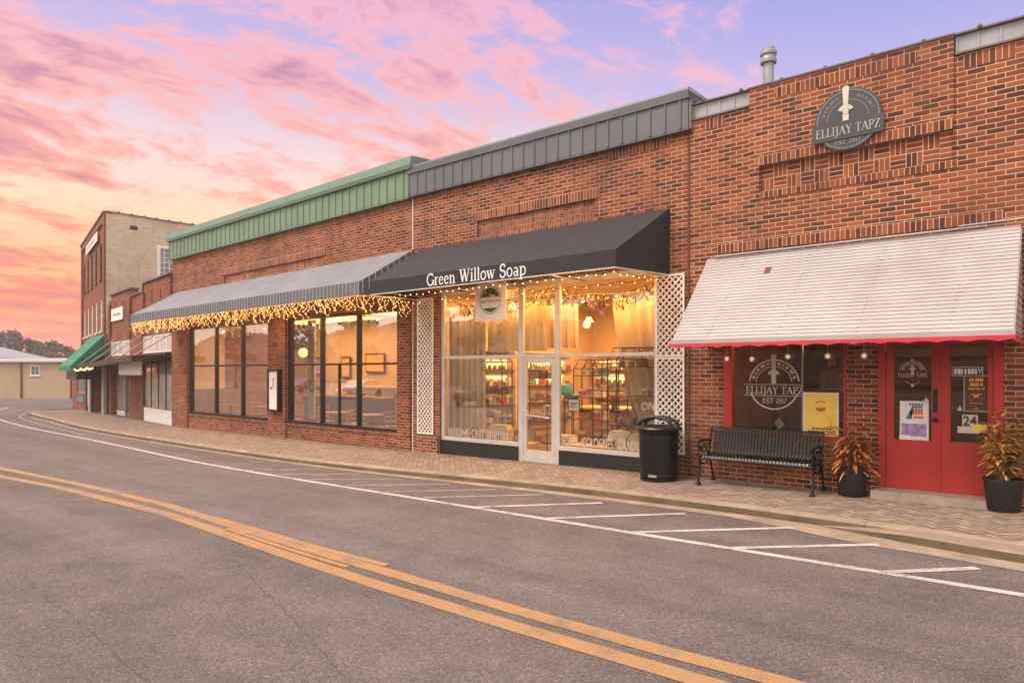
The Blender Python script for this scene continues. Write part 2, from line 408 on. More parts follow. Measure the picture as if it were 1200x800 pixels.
# ================================================================== SETTING
def asphalt():
    m,t,b=newmat('asphalt'); oc=t.add('ShaderNodeTexCoord').outputs['Object']
    big=t.noise(oc,.35,5,.6); mid=t.noise(oc,2.2,5,.65)
    st=t.add('ShaderNodeMapping',{'Vector':oc,'Scale':(.05,1.1,1)}); band=t.noise(st.outputs[0],1.0,4,.55)
    fine=t.add('ShaderNodeTexVoronoi',{'Vector':oc,'Scale':105.0,'Randomness':1.0})
    f2=t.noise(oc,190,3,.6); f3=t.noise(oc,38,4,.75)
    c=t.ramp(big,[(.3,(.122,.099,.095,1)),(.7,(.158,.128,.121,1))])
    c=t.mix(.55,c,t.ramp(mid,[(.3,g(.72)),(.7,g(1.22))]),'MULTIPLY')
    c=t.mix(.5,c,t.ramp(band,[(.32,g(.52)),(.62,g(1.2))]),'MULTIPLY')
    sp=t.ramp(fine.outputs[1],[(0,g(.55)),(.55,g(.95)),(.86,g(1.35)),(1,g(2.4))])
    c=t.mix(.95,c,sp,'MULTIPLY')
    c=t.mix(.8,c,t.ramp(f2,[(.3,g(.55)),(.7,g(1.45))]),'MULTIPLY')
    c=t.mix(.6,c,t.ramp(f3,[(.3,g(.6)),(.7,g(1.4))]),'MULTIPLY')
    t.set(b,'Base Color',c); t.set(b,'Roughness',.86); t.set(b,'Specular IOR Level',.3)
    h=t.math('ADD',fine.outputs[0],t.math('ADD',f2,f3))
    t.set(b,'Normal',t.add('ShaderNodeBump',{'Strength':.5,'Distance':.006,'Height':h}))
    return m
def roadpaint(name,col,wear):
    m,t,b=newmat(name); oc=t.add('ShaderNodeTexCoord').outputs['Object']
    n=t.noise(oc,120,4,.75); n2=t.noise(oc,4,4,.6)
    w=t.math('ADD',t.math('MULTIPLY',n,.75),t.math('MULTIPLY',n2,.35))
    c=t.mix(t.ramp(w,[(wear-.05,g(0)),(wear+.05,g(1))]),c4(col),(.125,.105,.10,1))
    c=t.mix(.5,c,t.ramp(t.noise(oc,130,3),[(.3,g(.7)),(.7,g(1.2))]),'MULTIPLY')
    t.set(b,'Base Color',c); t.set(b,'Roughness',.8)
    t.set(b,'Normal',t.add('ShaderNodeBump',{'Strength':.4,'Distance':.006,'Height':n}))
    return m
M['asphalt']=asphalt()
M['yellowpaint']=roadpaint('yellow_road_paint',(.36,.195,.080),.61)
M['whitepaint']=roadpaint('white_road_paint',(.52,.46,.45),.595)
M['fadedpaint']=roadpaint('faded_road_paint',(.36,.33,.33),.55)
M['crack']=paint('crack_filler',(.07,.058,.055),.8)
M['soilground']=paint('dry_ground',(.16,.12,.08),.95,0,.25,.3)

def paver():
    m,t,b=newmat('clay_pavers'); oc=t.add('ShaderNodeTexCoord').outputs['Object']
    at=t.add('ShaderNodeAttribute',attribute_name='tint').outputs['Fac']
    c=t.ramp(at,[(0,(.20,.145,.118,1)),(.35,(.245,.178,.143,1)),(.7,(.275,.20,.16,1)),(1,(.315,.235,.185,1))])
    c=t.mix(.6,c,t.ramp(t.noise(oc,45,4,.7),[(.25,g(.65)),(.75,g(1.3))]),'MULTIPLY')
    c=t.mix(t.math('MULTIPLY',t.ramp(t.noise(oc,.9,5,.65),[(.45,g(0)),(.7,g(1))]),.22),c,(.16,.12,.10,1))
    t.set(b,'Base Color',c); t.set(b,'Roughness',.88); t.set(b,'Specular IOR Level',.3)
    t.set(b,'Normal',t.add('ShaderNodeBump',{'Strength':.35,'Distance':.005,'Height':t.noise(oc,90,4,.7)}))
    return m
M['paver']=paver()
M['sandjoint']=paint('paver_joint_sand',(.085,.065,.05),.95,0,.2,8)

def grid(xs,ys,fz):
    mb=MB()
    for i in range(len(xs)-1):
        for j in range(len(ys)-1):
            mb.face([(xs[a],ys[b],fz(xs[a],ys[b])) for a,b in ((i,j),(i+1,j),(i+1,j+1),(i,j+1))])
    return mb
def frange(a,b,n): return [a+(b-a)*i/n for i in range(n+1)]
tag(grid([-255,-180,-130,-90,-60,-40,-18,0,12,40,70,105],[-145,-100,-60,-40,-22,-6,-1.6,14,40,70,100,145],lambda x,y:Rz(x,y)-.06).build('ground',M['soilground']),kind='structure')
tag(grid(frange(-100,-18,20)+frange(-18,14,16)[1:],[-26,-20,-14,-10,-6,-4.5,-3,-1.6,0,4,10,16,22],Rz).build('road',M['asphalt']),kind='structure')

KERB=[(6,-2.3),(1,-2.2),(-.43,-2.08),(-1.2,-1.92),(-1.7,-1.88),(-3,-1.75),(-4.3,-1.70),(-6.2,-1.70),(-8.4,-1.88),(-10.5,-2.08),(-12.9,-2.18),(-17,-2.08),(-20.8,-1.9),(-24,-1.75),(-27.6,-1.5),(-31,-1.1),(-34.1,-.62),(-36.5,-.36),(-38.2,-.14),(-39.8,.12),(-41.2,.5),(-42.4,1.0),(-43.3,1.65),(-43.8,2.4),(-44.0,3.4),(-44.0,6)]
def kerbY(X):
    for (a,b),(c,d) in zip(KERB,KERB[1:20]):
        if c<=X<=a: return b+(d-b)*(X-a)/(c-a)
    return KERB[0][1] if X>0 else KERB[19][1]
def wallY(X):
    if X>-11.72: return 0
    if X>-24.8: return .42*(X+11.72)/(-13.08)
    if X>-34.84: return .42+1.55*(X+24.8)/(-10.04)
    return 1.97+.9*(X+34.84)/(-7.66)
def offs(poly,d):
    out=[]
    for i,p in enumerate(poly):
        a=Vector(poly[max(i-1,0)]);b=Vector(poly[min(i+1,len(poly)-1)]);t=(b-a).normalized()
        out.append((p[0]+t.y*d,p[1]-t.x*d))   # to the inside (right-hand side when walking left)
    return out
def subdiv(poly,step):
    out=[poly[0]]
    for a,b in zip(poly,poly[1:]):
        l=math.dist(a,b);n=max(1,int(l/step))
        out+= [(a[0]+(b[0]-a[0])*i/n,a[1]+(b[1]-a[1])*i/n) for i in range(1,n+1)]
    return out
def smooth(poly,it=2):
    for _ in range(it):
        o=[poly[0]]
        for a,b in zip(poly,poly[1:]): o+=[(a[0]*.75+b[0]*.25,a[1]*.75+b[1]*.25),(a[0]*.25+b[0]*.75,a[1]*.25+b[1]*.75)]
        poly=o+[poly[-1]]
    return poly
KS=smooth(KERB,2)
IN=offs(KS,.16); 
# kerb stones: a rounded concrete edge with joints
mb=MB()
prof=lambda p,q,r: None
GUT=[]
walk=0
for i in range(len(KS)-1):
    (a,b),(ia,ib)=(KS[i],KS[i+1]),(IN[i],IN[i+1])
    lerp=lambda p,q,t:(p[0]+(q[0]-p[0])*t,p[1]+(q[1]-p[1])*t)
    seg=[]
    for k,(t,dz,base) in enumerate([(0,0,'r'),(.04,-.03,'s'),(.18,-.004,'s'),(1,0,'s')]):
        P=lerp(a,ia,t);Q=lerp(b,ib,t)
        zz=lambda p:(Rz(*p)-.02 if base=='r' else S(*p)+dz+.006)
        seg.append(((*P,zz(P)),(*Q,zz(Q))))
    for k,((p,q),(r_,s_)) in enumerate(zip(seg,seg[1:])):
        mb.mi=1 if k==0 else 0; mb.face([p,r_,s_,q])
M['kerbface']=paint('grimy_shaded_kerb_face',(.115,.082,.055),.95,0,.3,2.5,.3,40,.2,dirt=.5,dirtcol=(.05,.04,.028,1))  # grime, with the shade of the upright face put into its colour
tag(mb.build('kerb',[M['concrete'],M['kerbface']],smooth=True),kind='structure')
mb=MB(); acc=0
for i in range(len(KS)-1):
    acc+=math.dist(KS[i],KS[i+1])
    if acc>2.4:
        acc=0; p=KS[i];q=IN[i]; t=Vector((KS[i+1][0]-p[0],KS[i+1][1]-p[1])).normalized()*.006
        o=(-t.y*.8,t.x*.8)
        mb.face([(p[0]+o[0],p[1]+o[1],Rz(*p)),(p[0]+t.x+o[0],p[1]+t.y+o[1],Rz(*p)),(p[0]+t.x+o[0],p[1]+t.y+o[1],S(*p)-.012),(p[0]+o[0],p[1]+o[1],S(*p)-.012)])
        mb.face([(p[0],p[1],S(*p)+.009),(p[0]+t.x,p[1]+t.y,S(*p)+.009),(q[0]+t.x,q[1]+t.y,S(*q)+.009),(q[0],q[1],S(*q)+.009)])
tag(mb.build('kerb_joint',M['crack']),kind='structure')
# sidewalk base (joint sand) and herringbone pavers
mb=MB()
for i in range(len(IN)-1):
    p,q=IN[i],IN[i+1]
    w=lambda P:(P[0],max(wallY(P[0])+.3,P[1]+.01)) if P[0]>-43.2 else (-43.2,max(6,P[1]))
    r_,s_=w(q),w(p)
    mb.face([(*p,S(*p)),(*s_,S(*s_)),(*r_,S(*r_)),(*q,S(*q))])
tag(mb.build('sidewalk',M['sandjoint']),kind='structure')
def clip(poly,inside,cross):
    out=[]
    for i,p in enumerate(poly):
        q=poly[(i+1)%len(poly)]
        ip,iq=inside(p),inside(q)
        if ip: out.append(p)
        if ip!=iq: out.append(cross(p,q))
    return out
def bis(f):
    def cr(p,q):
        a,b=p,q
        if not f(a): a,b=b,a
        for _ in range(12):
            m_=((a[0]+b[0])/2,(a[1]+b[1])/2)
            if f(m_): a=m_
            else: b=m_
        return a
    return cr
rp=random.Random(3); mb=MB(); L_,W_=.21,.105; gap=.009; c45=math.cos(R(45))
fk=lambda p:p[1]>kerbY(p[0])+.165; fw=lambda p:p[1]<wallY(p[0])+.02
def addp(x,y,w,h):
    pts=[(x+gap/2,y+gap/2),(x+w-gap/2,y+gap/2),(x+w-gap/2,y+h-gap/2),(x+gap/2,y+h-gap/2)]
    pts=[((u-v)*c45,(u+v)*c45) for u,v in pts]
    cx=sum(p[0] for p in pts)/4; cy=sum(p[1] for p in pts)/4
    if not(-41.5<cx<2.5): return
    if cy<kerbY(cx)-.1 or cy>wallY(cx)+.2: return
    for f in (fk,fw):
        if not all(f(p) for p in pts):
            pts=clip(pts,f,bis(f))
            if len(pts)<3: return
    mb.c=rp.random(); dz=rp.uniform(.004,.007)
    mb.face([(p[0],p[1],S(*p)+dz) for p in pts])
# herringbone lattice: pairs of bricks translated by (W,W) steps and (2W,-2W) repeats
for i in range(-440,440):
    for j in range(-235,235):
        ox=i*W_+j*2*W_; oy=i*W_-j*2*W_
        # rotated bounds test before clipping
        X=(ox-oy)*c45; Y=(ox+oy)*c45
        if -42<X<3 and -3<Y<3.3:
            addp(ox,oy,L_,W_); addp(ox-W_,oy,W_,L_)
tag(mb.build('sidewalk_pavers',M['paver']),kind='structure')

def strip(name,poly,w,mat,dz=.006,kind='structure',step=.5,base=Rz,cut=None):
    poly=subdiv(poly,step); a=offs(poly,w/2); b=offs(poly,-w/2); mb=MB()
    for i in range(len(poly)-1):
        mb.face([(*b[i],base(*b[i])+dz),(*a[i],base(*a[i])+dz),(*a[i+1],base(*a[i+1])+dz),(*b[i+1],base(*b[i+1])+dz)])
    return tag(mb.build(name,mat),kind=kind)
# concrete gutter pan along the kerb, wider and stepped at the right
gut=[p for p in KS if p[0]>-39]
mb=MB()
def gw(x): return .13+.10*max(0,min(1,(x+14)/8))+(.42*max(0,min(1,(x+3.4)/1.6)) if x>-3.4 else 0)
for p,q in zip(gut,gut[1:]):
    p2=(p[0],p[1]-gw(p[0]));q2=(q[0],q[1]-gw(q[0]))
    mb.face([(*p2,Rz(*p2)+.004),(*p,Rz(*p)+.01),(*q,Rz(*q)+.01),(*q2,Rz(*q2)+.004)])
tag(mb.build('gutter',M['concrete']),kind='structure')
mb=MB()   # lower step of pavers below the right end of the kerb
lowp=[(4,-2.62),(1,-2.55),(-.41,-2.42),(-1.13,-2.25),(-1.6,-2.12),(-2.1,-1.95),(-2.4,-1.84)]
lows=smooth(lowp,2)
for p,q in zip(lows,lows[1:]):
    zt=lambda P:Rz(*P)+.012+.075*min(1,max(0,(P[0]+2.4)/1.0))
    kp=(p[0],kerbY(p[0])+.03);kq=(q[0],kerbY(q[0])+.03)
    i1=(p[0],p[1]+.10);j1=(q[0],q[1]+.10)
    mb.mi=2  # dark kerb colour stands for shade on the step face
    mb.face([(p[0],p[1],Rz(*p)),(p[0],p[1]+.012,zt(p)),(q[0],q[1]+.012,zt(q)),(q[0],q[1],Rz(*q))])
    mb.mi=0
    mb.face([(p[0],p[1]+.012,zt(p)),(*i1,zt(p)+.006),(*j1,zt(q)+.006),(q[0],q[1]+.012,zt(q))])
    mb.mi=1
    if kp[1]>i1[1]: mb.face([(*i1,zt(p)+.004),(*kp,zt(p)+.012),(*kq,zt(q)+.012),(*j1,zt(q)+.004)])
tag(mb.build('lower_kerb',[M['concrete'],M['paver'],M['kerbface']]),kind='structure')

# painted markings
EDGE=[(4,-3.62),(-.35,-3.6),(-6,-3.6),(-14,-3.58),(-17.8,-3.22),(-23.8,-2.75),(-28,-2.6),(-33,-2.15),(-37.2,-1.7),(-42,-.9),(-46,.1),(-52,2.2)]
strip('road_marking',smooth(EDGE,2),.115,M['whitepaint'],.004)
strip('road_marking',smooth([(-24.9,-2.34),(-28,-2.0),(-31.8,-1.58),(-35,-1.15),(-38,-.73),(-40.6,-.1),(-43.5,1.0),(-46,2.6)],2),.09,M['fadedpaint'],.0055)
strip('road_marking',smooth([(-41,-1.0),(-44,-.2),(-46.5,1.2),(-49,3.4)],2),.09,M['fadedpaint'],.007)
for (a,b),(c,d) in [((-1.36,-3.57),(-.73,-2.86)),((-2.79,-3.57),(-1.66,-2.42)),((-3.97,-3.57),(-2.62,-2.1)),((-5.22,-3.55),(-4.02,-2.12)),((-6.46,-3.55),(-5.3,-2.14)),((-7.6,-3.5),(-6.39,-2.08)),((-8.5,-3.5),(-7.29,-2.18)),((-9.5,-3.5),(-8.3,-2.25)),((-10.6,-3.5),(-9.4,-2.35)),((-11.7,-3.5),(-10.5,-2.45)),((-12.8,-3.5),(-11.7,-2.5))]:
    strip('road_marking',[(a,b),(c,d)],.10,M['whitepaint'] if a>-7 else M['fadedpaint'],.0055,step=.4)
strip('road_marking',[(4,-6.5),(-1.41,-6.51),(-2.05,-6.53),(-3.34,-6.53),(-4.97,-6.47),(-5.97,-6.44),(-7.24,-6.39),(-9.94,-6.24),(-13,-6.3),(-16.88,-6.53),(-30,-6.5),(-42,-5.6)],.16,M['yellowpaint'],.004)
strip('road_marking',[(4,-6.78),(-1.76,-6.79),(-3.11,-6.80),(-4.55,-6.78),(-5.56,-6.74),(-6.76,-6.68),(-9.22,-6.53),(-13,-6.64),(-15.39,-6.87),(-30,-6.8),(-42,-5.9)],.165,M['yellowpaint'],.004)
strip('road_marking',[(-5.05,-6.335),(-6.2,-6.335),(-8.6,-6.25)],.085,M['yellowpaint'],.006,step=.3)
strip('road_marking',[(-5.3,-6.60),(-6.4,-6.565),(-7.8,-6.48)],.07,M['yellowpaint'],.0055,step=.3)
rc=random.Random(11)
def crack(p,q,w=.010,n=26,amp=.05):
    pts=[];off=0
    for i in range(n+1):
        t=i/n; off=off*.8+rc.uniform(-amp,amp); dx,dy=q[0]-p[0],q[1]-p[1];l=math.hypot(dx,dy)
        pts.append((p[0]+dx*t-dy/l*off,p[1]+dy*t+dx/l*off))
    a=offs(pts,w/2);b=offs(pts,-w/2);mb=MB()
    for i in range(n):
        if rc.random()<.28: continue
        mb.face([(*b[i],Rz(*b[i])+.0035),(*a[i],Rz(*a[i])+.0035),(*a[i+1],Rz(*a[i+1])+.0035),(*b[i+1],Rz(*b[i+1])+.0035)])
    tag(mb.build('road_crack',M['crack']),kind='structure')
crack((-7.4,-8.62),(-3.9,-8.84),.006,90,.012); crack((-6.2,-7.2),(-3.3,-8.06),.005,80,.012)
crack((-14,-4.5),(-3,-4.9),.004,140,.02)

# ================================================================== TAVERN (right)
def scallop(mb,x0,x1,y,ztop,zbot,pitch=.30,amp=.022,th=.012):
    n=max(1,round((x1-x0)/pitch)); k=8; pts=[(x0,ztop)]
    low=[]
    for i in range(n*k+1):
        u=i/k; low.append((x0+(x1-x0)*i/(n*k), zbot+amp*abs(math.cos(math.pi*u))))
    for i in range(n*k): mb.prism([(low[i][0],low[i][1]),(low[i+1][0],low[i+1][1]),(low[i+1][0],ztop),(low[i][0],ztop)],y-th,y)
TAV=empty('brick_tavern','red brick bar front with white board awning and red double doors','building')
mb=MB()
opsT=[(-4.375,-2.56,.98,2.7,.16),(-2.15,-.735,.30,2.55,.10),(-3.79,-1.28,4.76,5.16,.035)]
wall(mb,-4.96,4.5,0,6.13,opsT)
shell(mb,-4.96,4.5,0,9,0,5.95)
mb.box(-4.96,4.5,.0015,.28,6.11,6.128)
# raised middle of the parapet stands proud
mb.box(-3.95,-1.262,-.03,.28,6.13,6.375)
for a,b,c,d in [(-3.95,-1.262,5.30,6.13),(-3.95,-3.80,4.66,5.30),(-1.27,-1.262,4.66,5.30)]: mb.box(a,b,-.03,.0,c,d)
tw=mb.build('wall',M['brick'],TAV)
mb=MB()
basket(mb,-3.79,-1.42,4.76,5.16,.033)
soldier(mb,-3.80,-1.27,5.16,5.30,-.045,-.001)       # overhanging header course
for x in (-1.42,): mb.box(x,-1.285,.004,.034,4.765,5.155)
soldier(mb,-3.86,-1.22,4.655,4.76,-.012,.0)
soldier(mb,-3.556,-1.68,6.14,6.30,-.034,-.03)
soldier(mb,-1.16,-.62,5.92,6.10,-.005,0); soldier(mb,-4.72,-4.36,5.92,6.10,-.005,0)
soldier(mb,-4.474,-.736,3.885,4.03,-.012,0)
mb.build('brick_trim',M['stack'],TAV)
mb=MB()
for x0,x1 in ((-4.93,-3.96),(-1.25,4.5)):
    mb.box(x0,x1,.02,.05,6.14,6.37)
    x=x0+.02
    while x<x1: mb.box(x-.012,x+.012,.008,.02,6.145,6.36); x+=.235
mb.build('metal_sheet',M['galv'],TAV)
mb=MB()
mb.box(-3.97,-1.25,-.05,.32,6.376,6.40); mb.box(-1.25,4.5,-.03,.32,6.372,6.395); mb.box(-4.96,-3.97,-.03,.32,6.372,6.395)
for x0,x1 in ((-4.93,-3.96),(-1.25,4.5)): mb.box(x0,x1,-.035,.02,6.115,6.140)
x=-4.7
while x<4: mb.ball((x,-.03,6.405),.03,8); x+=.62
mb.build('coping',M['coping'],TAV)
mb=MB(); mb.box(-4.96,4.5,.3,9,5.9,5.96); mb.build('roof',M['coping'],TAV)
mb=MB(); mb.box(-4.985,-4.955,-.018,.0,.2,5.98); mb.build('downpipe_joint',M['rust'],TAV)
# awning of white boards
AY=-1.26; zt,zb=3.80,2.45; XL,XR=-4.64,-.56
mb=MB(); n=27
for i in range(n):
    t0=i/n;t1=(i+1)/n
    y0,z0=-.01+(AY+.01)*t0,zt+(zb-zt)*t0; y1,z1=-.01+(AY+.01)*t1,zt+(zb-zt)*t1
    nx,nz=-.73*.007,.68*.007
    xa,xb=XL-.0*t0,XR
    mb.mi=0
    mb.face([(xa,y1+nx,z1+nz),(xb,y1+nx,z1+nz),(xb,y0,z0),(xa,y0,z0)])
    mb.mi=1
    mb.face([(xa,y1,z1),(xb,y1,z1),(xb,y1+nx,z1+nz),(xa,y1+nx,z1+nz)])
mb.mi=0
for x in (XL,XR):
    mb.prism([(-.01,zt-.03),(-.01,2.41),(AY+.005,2.41),(AY+.005,zb-.012)],x-.012,x+.012,'x')
mb.box(XL-.02,XR+.02,AY-.025,AY-.002,2.40,2.462)
mb.box(XL,XR,-.03,0,zt-.02,zt+.015)
mb.mi=1
for i in range(15):
    z=2.44+.09*i
    if z>3.7: break
    yy=AY*(zt-z)/(zt-zb)
    mb.box(XR+.012,XR+.018,yy+.02,-.02,z,z+.006)
for k in range(4):
    xx=XL+.65+k*.98; 
    for i in range(1,n): 
        t=i/n
        if rnd.random()<.55: mb.box(xx-.12*t-.004,xx-.12*t+.004,-.01+(AY+.01)*t-.016,-.01+(AY+.01)*t-.006,zt+(zb-zt)*t-.004,zt+(zb-zt)*t+.01)
aw=mb.build('awning',[M['siding'],M['siding_joint']],TAV)
mb=MB(); t=.24; yy=-.01+(AY+.01)*t; zz=zt+(zb-zt)*t
mb.prism([(yy-.02,zz-.03),(yy+.075,zz+.075),(yy+.068,zz+.085),(yy-.03,zz-.02)],-3.62,-3.53,'x'); mb.build('rusty_patch',M['rust'],aw)
mb=MB(); scallop(mb,XL-.03,XR+.02,AY-.026,2.402,2.335); mb.box(XR-.005,XR+.007,AY,-.02,2.345,2.405)
mb.build('valance',M['redfab'],aw)
mb=MB(); mb.tube([(-4.5,-.05,3.835),(-2.6,-.055,3.84),(-.9,-.05,3.845)],.012,6); mb.tube([(-1.2,-.06,3.875),(0.4,-.06,3.9)],.01,6); mb.build('gutter_pipe',M['galv'],TAV)
# window of the tavern
wi=MB(); 
for a,b in ((-4.375,-4.235),(-2.595,-2.56)): wi.box(a,b,-.02,.1,.98,2.7)
wi.box(-4.235,-2.595,-.01,.1,.98,1.06); wi.box(-4.235,-2.595,-.01,.1,2.6,2.7); 
win=wi.build('window',M['red'],TAV)
mb=MB(); mb.box(-3.185,-3.17,.03,.06,1.06,2.6); mb.build('mullion',M['galv'],win)
mb=MB(); mb.box(-4.235,-2.595,.045,.05,1.06,2.6); mb.build('pane',M['glass_dark'],win)
# doors
fr=MB()
for a,b in ((-2.15,-2.062),(-.838,-.735)): fr.box(a,b,-.012,.09,.37,2.55)
fr.box(-2.062,-.838,-.012,.09,2.47,2.55)
fr.build('door_frame',M['red'],TAV)
for k,(a,b,ga,gb) in enumerate(((-2.055,-1.43,-1.955,-1.515),(-1.42,-.845,-1.30,-.90))):
    d=MB(); zz0,zz1=.40,2.46
    d.box(a,ga,.0,.045,zz0,zz1); d.box(gb,b,.0,.045,zz0,zz1); d.box(ga,gb,.0,.045,zz0,1.075); d.box(ga,gb,.0,.045,2.36,zz1)
    for x0,x1,z0,z1 in ((ga-.012,ga,1.065,2.37),(gb,gb+.012,1.065,2.37),(ga,gb,1.063,1.075)): d.box(x0,x1,-.008,0,z0,z1)
    if k==0: d.box(b-.012,b+.022,-.012,0,zz0,zz1)
    do=d.build('door',M['red'],TAV)
    for hz in (.62,1.35,2.15): hg=MB(); hx=a if k==0 else b; hg.tube([(hx,-.006,hz),(hx,-.006,hz+.11)],.011,6); hg.build('hinge',M['rust'],do)
    p=MB(); p.box(ga,gb,.02,.025,1.07,2.37); p.build('pane',M['glass_dark'],do)
    if k==0:
        h=MB(); h.box(-1.502,-1.44,-.006,0,1.45,1.76); h.build('push_plate',M['bronze'],do)
        h=MB(); h.lathe(0,0,[(.0,0),(.03,0),(.034,.02),(.02,.03),(.02,.05),(.032,.06),(.03,.085),(0,.09)],14)
        kn=h.build('knob',M['bronze'],do,True); kn.rotation_euler=(R(90),0,0); kn.location=(-1.47,0,1.36)
mb=MB(); mb.box(-2.19,-.80,-.30,.09,.2,.385); mb.box(-2.14,-.84,-.02,.08,.386,.40); mb.build('door_step',M['step'],TAV)
mb=MB(); room(mb,-4.8,3.5,.12,6,.25,3.4); mb.build('interior_room',[M['brownwall'],M['plankfloor']],TAV)
mb=MB(); mb.box(-4.35,-2.58,.12,.6,.25,.97); mb.box(-4.7,3.4,3.4,3.9,.25,1.35); mb.box(-4.7,3.4,5.7,5.95,1.7,1.75); mb.box(-4.7,3.4,5.7,5.95,2.3,2.35); mb.build('window_ledge',M['brownwall'],TAV)
mb=MB()   # clay chimney-like vent on the roof
# ------------------------------------------------------------------ things of the tavern
v=empty('roof_vent','grey metal flue pipe with collar rising behind the brick parapet','vent pipe',(-4.36,2.0,5.9))
mb=MB(); mb.lathe(0,0,[(.095,0),(.095,1.72)],20); mb.lathe(0,0,[(.1,1.28),(.103,1.28),(.103,1.3),(.1,1.3)],20); mb.build('pipe',M['galv'],v,True)
mb=MB(); mb.lathe(0,0,[(.10,1.70),(.14,1.70),(.145,1.75),(.12,1.78),(.12,1.83),(.145,1.85),(.145,1.90),(.11,1.93),(.11,1.97),(0,1.97)],20); mb.build('cap',M['galv'],v,True)

def tapmark(mb,cx,cz,s,y,th):
    """beer tap handle emblem"""
    mb.prism([(cx-.055*s,cz+.02*s),(cx+.055*s,cz+.02*s),(cx+.08*s,cz+.46*s),(cx+.04*s,cz+.50*s),(cx-.04*s,cz+.50*s),(cx-.08*s,cz+.46*s)],y-th,y)
    mb.prism([(cx-.07*s,cz-.20*s),(cx+.07*s,cz-.20*s),(cx+.07*s,cz-.40*s),(cx-.07*s,cz-.40*s)],y-th,y)
    mb.ring(cx,cz-.16*s,.10*s,.19*s,y-th*1.1,y,16,20,160)
    mb.disc(cx,cz-.14*s,.075*s,.075*s,y-th*1.4,y-th*1.12,16)
def tinyarc(mb,cx,cz,r,a0,a1,y,th,h=.035,n=16):
    rr=random.Random(5)
    for i in range(n):
        a=a0+(a1-a0)*(i+.5)/n
        if rr.random()<.12: continue
        ca,sa=math.cos(R(a)),math.sin(R(a))
        w=.008+.004*rr.random()
        for k in (-1,1):
            o=(a1-a0)/n*.24*k
            c2,s2_=math.cos(R(a+o)),math.sin(R(a+o))
            mb.ribbon([(cx+(r-h/2)*c2,cz+(r-h/2)*s2_),(cx+(r+h/2)*c2,cz+(r+h/2)*s2_)],w,y-th,y)
        q=rr.choice((-.4,0,.4)); c3=lambda o:(cx+(r+h*q)*math.cos(R(a+o)),cz+(r+h*q)*math.sin(R(a+o)))
        mb.ribbon([c3((a1-a0)/n*.24),c3(-(a1-a0)/n*.24)],w*.8,y-th,y)
sg=empty('round_sign','round slate grey sign with pale tap handle and raised lettering on brick parapet','sign',(-2.53,-.03,5.57))
mb=MB(); mb.disc(0,0,.435,.435,-.05,0,56); mb.prism([(-.475,-.27),(.455,-.27),(.475,-.02),(-.455,-.02)],-.062,-.05)
mb.box(-.3,.3,0,.012,-.3,.3)
mb.build('board',M['slate'],sg)
mb=MB(); mb.ring(0,0,.395,.412,-.054,-.049,56); mb.ring(0,0,.265,.277,-.054,-.049,40,0,180)
tinyarc(mb,0,0,.335,165,112,-.049,.004,.04,13); tinyarc(mb,0,0,.335,68,15,-.049,.004,.04,13)
mb.build('border',M['signedge'],sg)
mb=MB(); tapmark(mb,-.02,.19,.56,-.05,.012); mb.build('tap_emblem',M['etched'],sg)
mb=MB(); serif(mb,'ELLIJAY TAPZ',-.42,-.21,.125,-.062,.006,fit=.84); serif(mb,'EST 2017',-.17,-.345,.055,-.05,.006,fit=.34); mb.build('lettering',M['signgrey'],sg)

# window decal + poster + ornaments
dc=empty('window_decal','cream round tap handle logo lettered on the dark bar window','window sign',(-3.60,.043,1.80))
mb=MB(); mb.ring(0,0,.365,.385,-.003,0,48,8,172); mb.ring(0,0,.27,.28,-.003,0,40,8,172); mb.ring(0,0,.365,.385,-.003,0,40,200,340)
tinyarc(mb,0,0,.325,165,100,-.0,.003,.045,14); tinyarc(mb,0,0,.325,80,15,-.0,.003,.045,14)
mb.box(-.46,.44,-.003,0,-.005,.003); mb.box(-.46,.44,-.003,0,-.178,-.17); mb.build('ring_lines',M['etched'],dc)
mb=MB(); tapmark(mb,0,.21,.50,0,.006); mb.build('tap_emblem',M['etched'],dc)
mb=MB(); serif(mb,'ELLIJAY TAPZ',-.43,-.145,.115,0,.003,fit=.86); serif(mb,'EST 2017',-.17,-.285,.075,0,.003,fit=.36); mb.build('lettering',M['etched'],dc)
po=empty('yellow_poster','yellow framed poster with orange emblem leaning inside the bar window','poster',(-2.915,.02,1.355))
mb=MB(); mb.box(-.245,.245,0,.012,-.335,.335); mb.build('frame',M['signwhite'],po)
mb=MB(); mb.box(-.225,.225,-.002,0,-.315,.315); mb.build('sheet',M['yellow'],po)
mb=MB(); mb.disc(0,.115,.075,.055,-.004,-.002,20,180,360); mb.ring(0,.10,.098,.112,-.004,-.002,18,50,130); mb.build('emblem',M['inkred'],po)
mb=MB()
for k,(w,z) in enumerate(((.15,-.205),(.20,-.240),(.19,-.275))):
    x=-w+.03; rr=random.Random(k)
    while x<w-.02:
        q=rr.uniform(.02,.05); mb.box(x,min(x+q,w),-.004,-.002,z,z+(.024 if k==0 else .016)); x+=q+.012
mb.build('lettering',M['ink'],po)
mb=MB(); mb.ribbon([(.10,-.02),(.14,-.12),(.20,-.28)],.016,-.004,-.002); mb.ribbon([(.14,-.10),(.185,.02)],.01,-.004,-.002); mb.build('bee_drawing',M['inkorange'],po)
M['starglow']=emitmat('glowing_paper_star',(.95,.80,.58),.14)  # paper stars, a soft glow put into them to lift them from shade
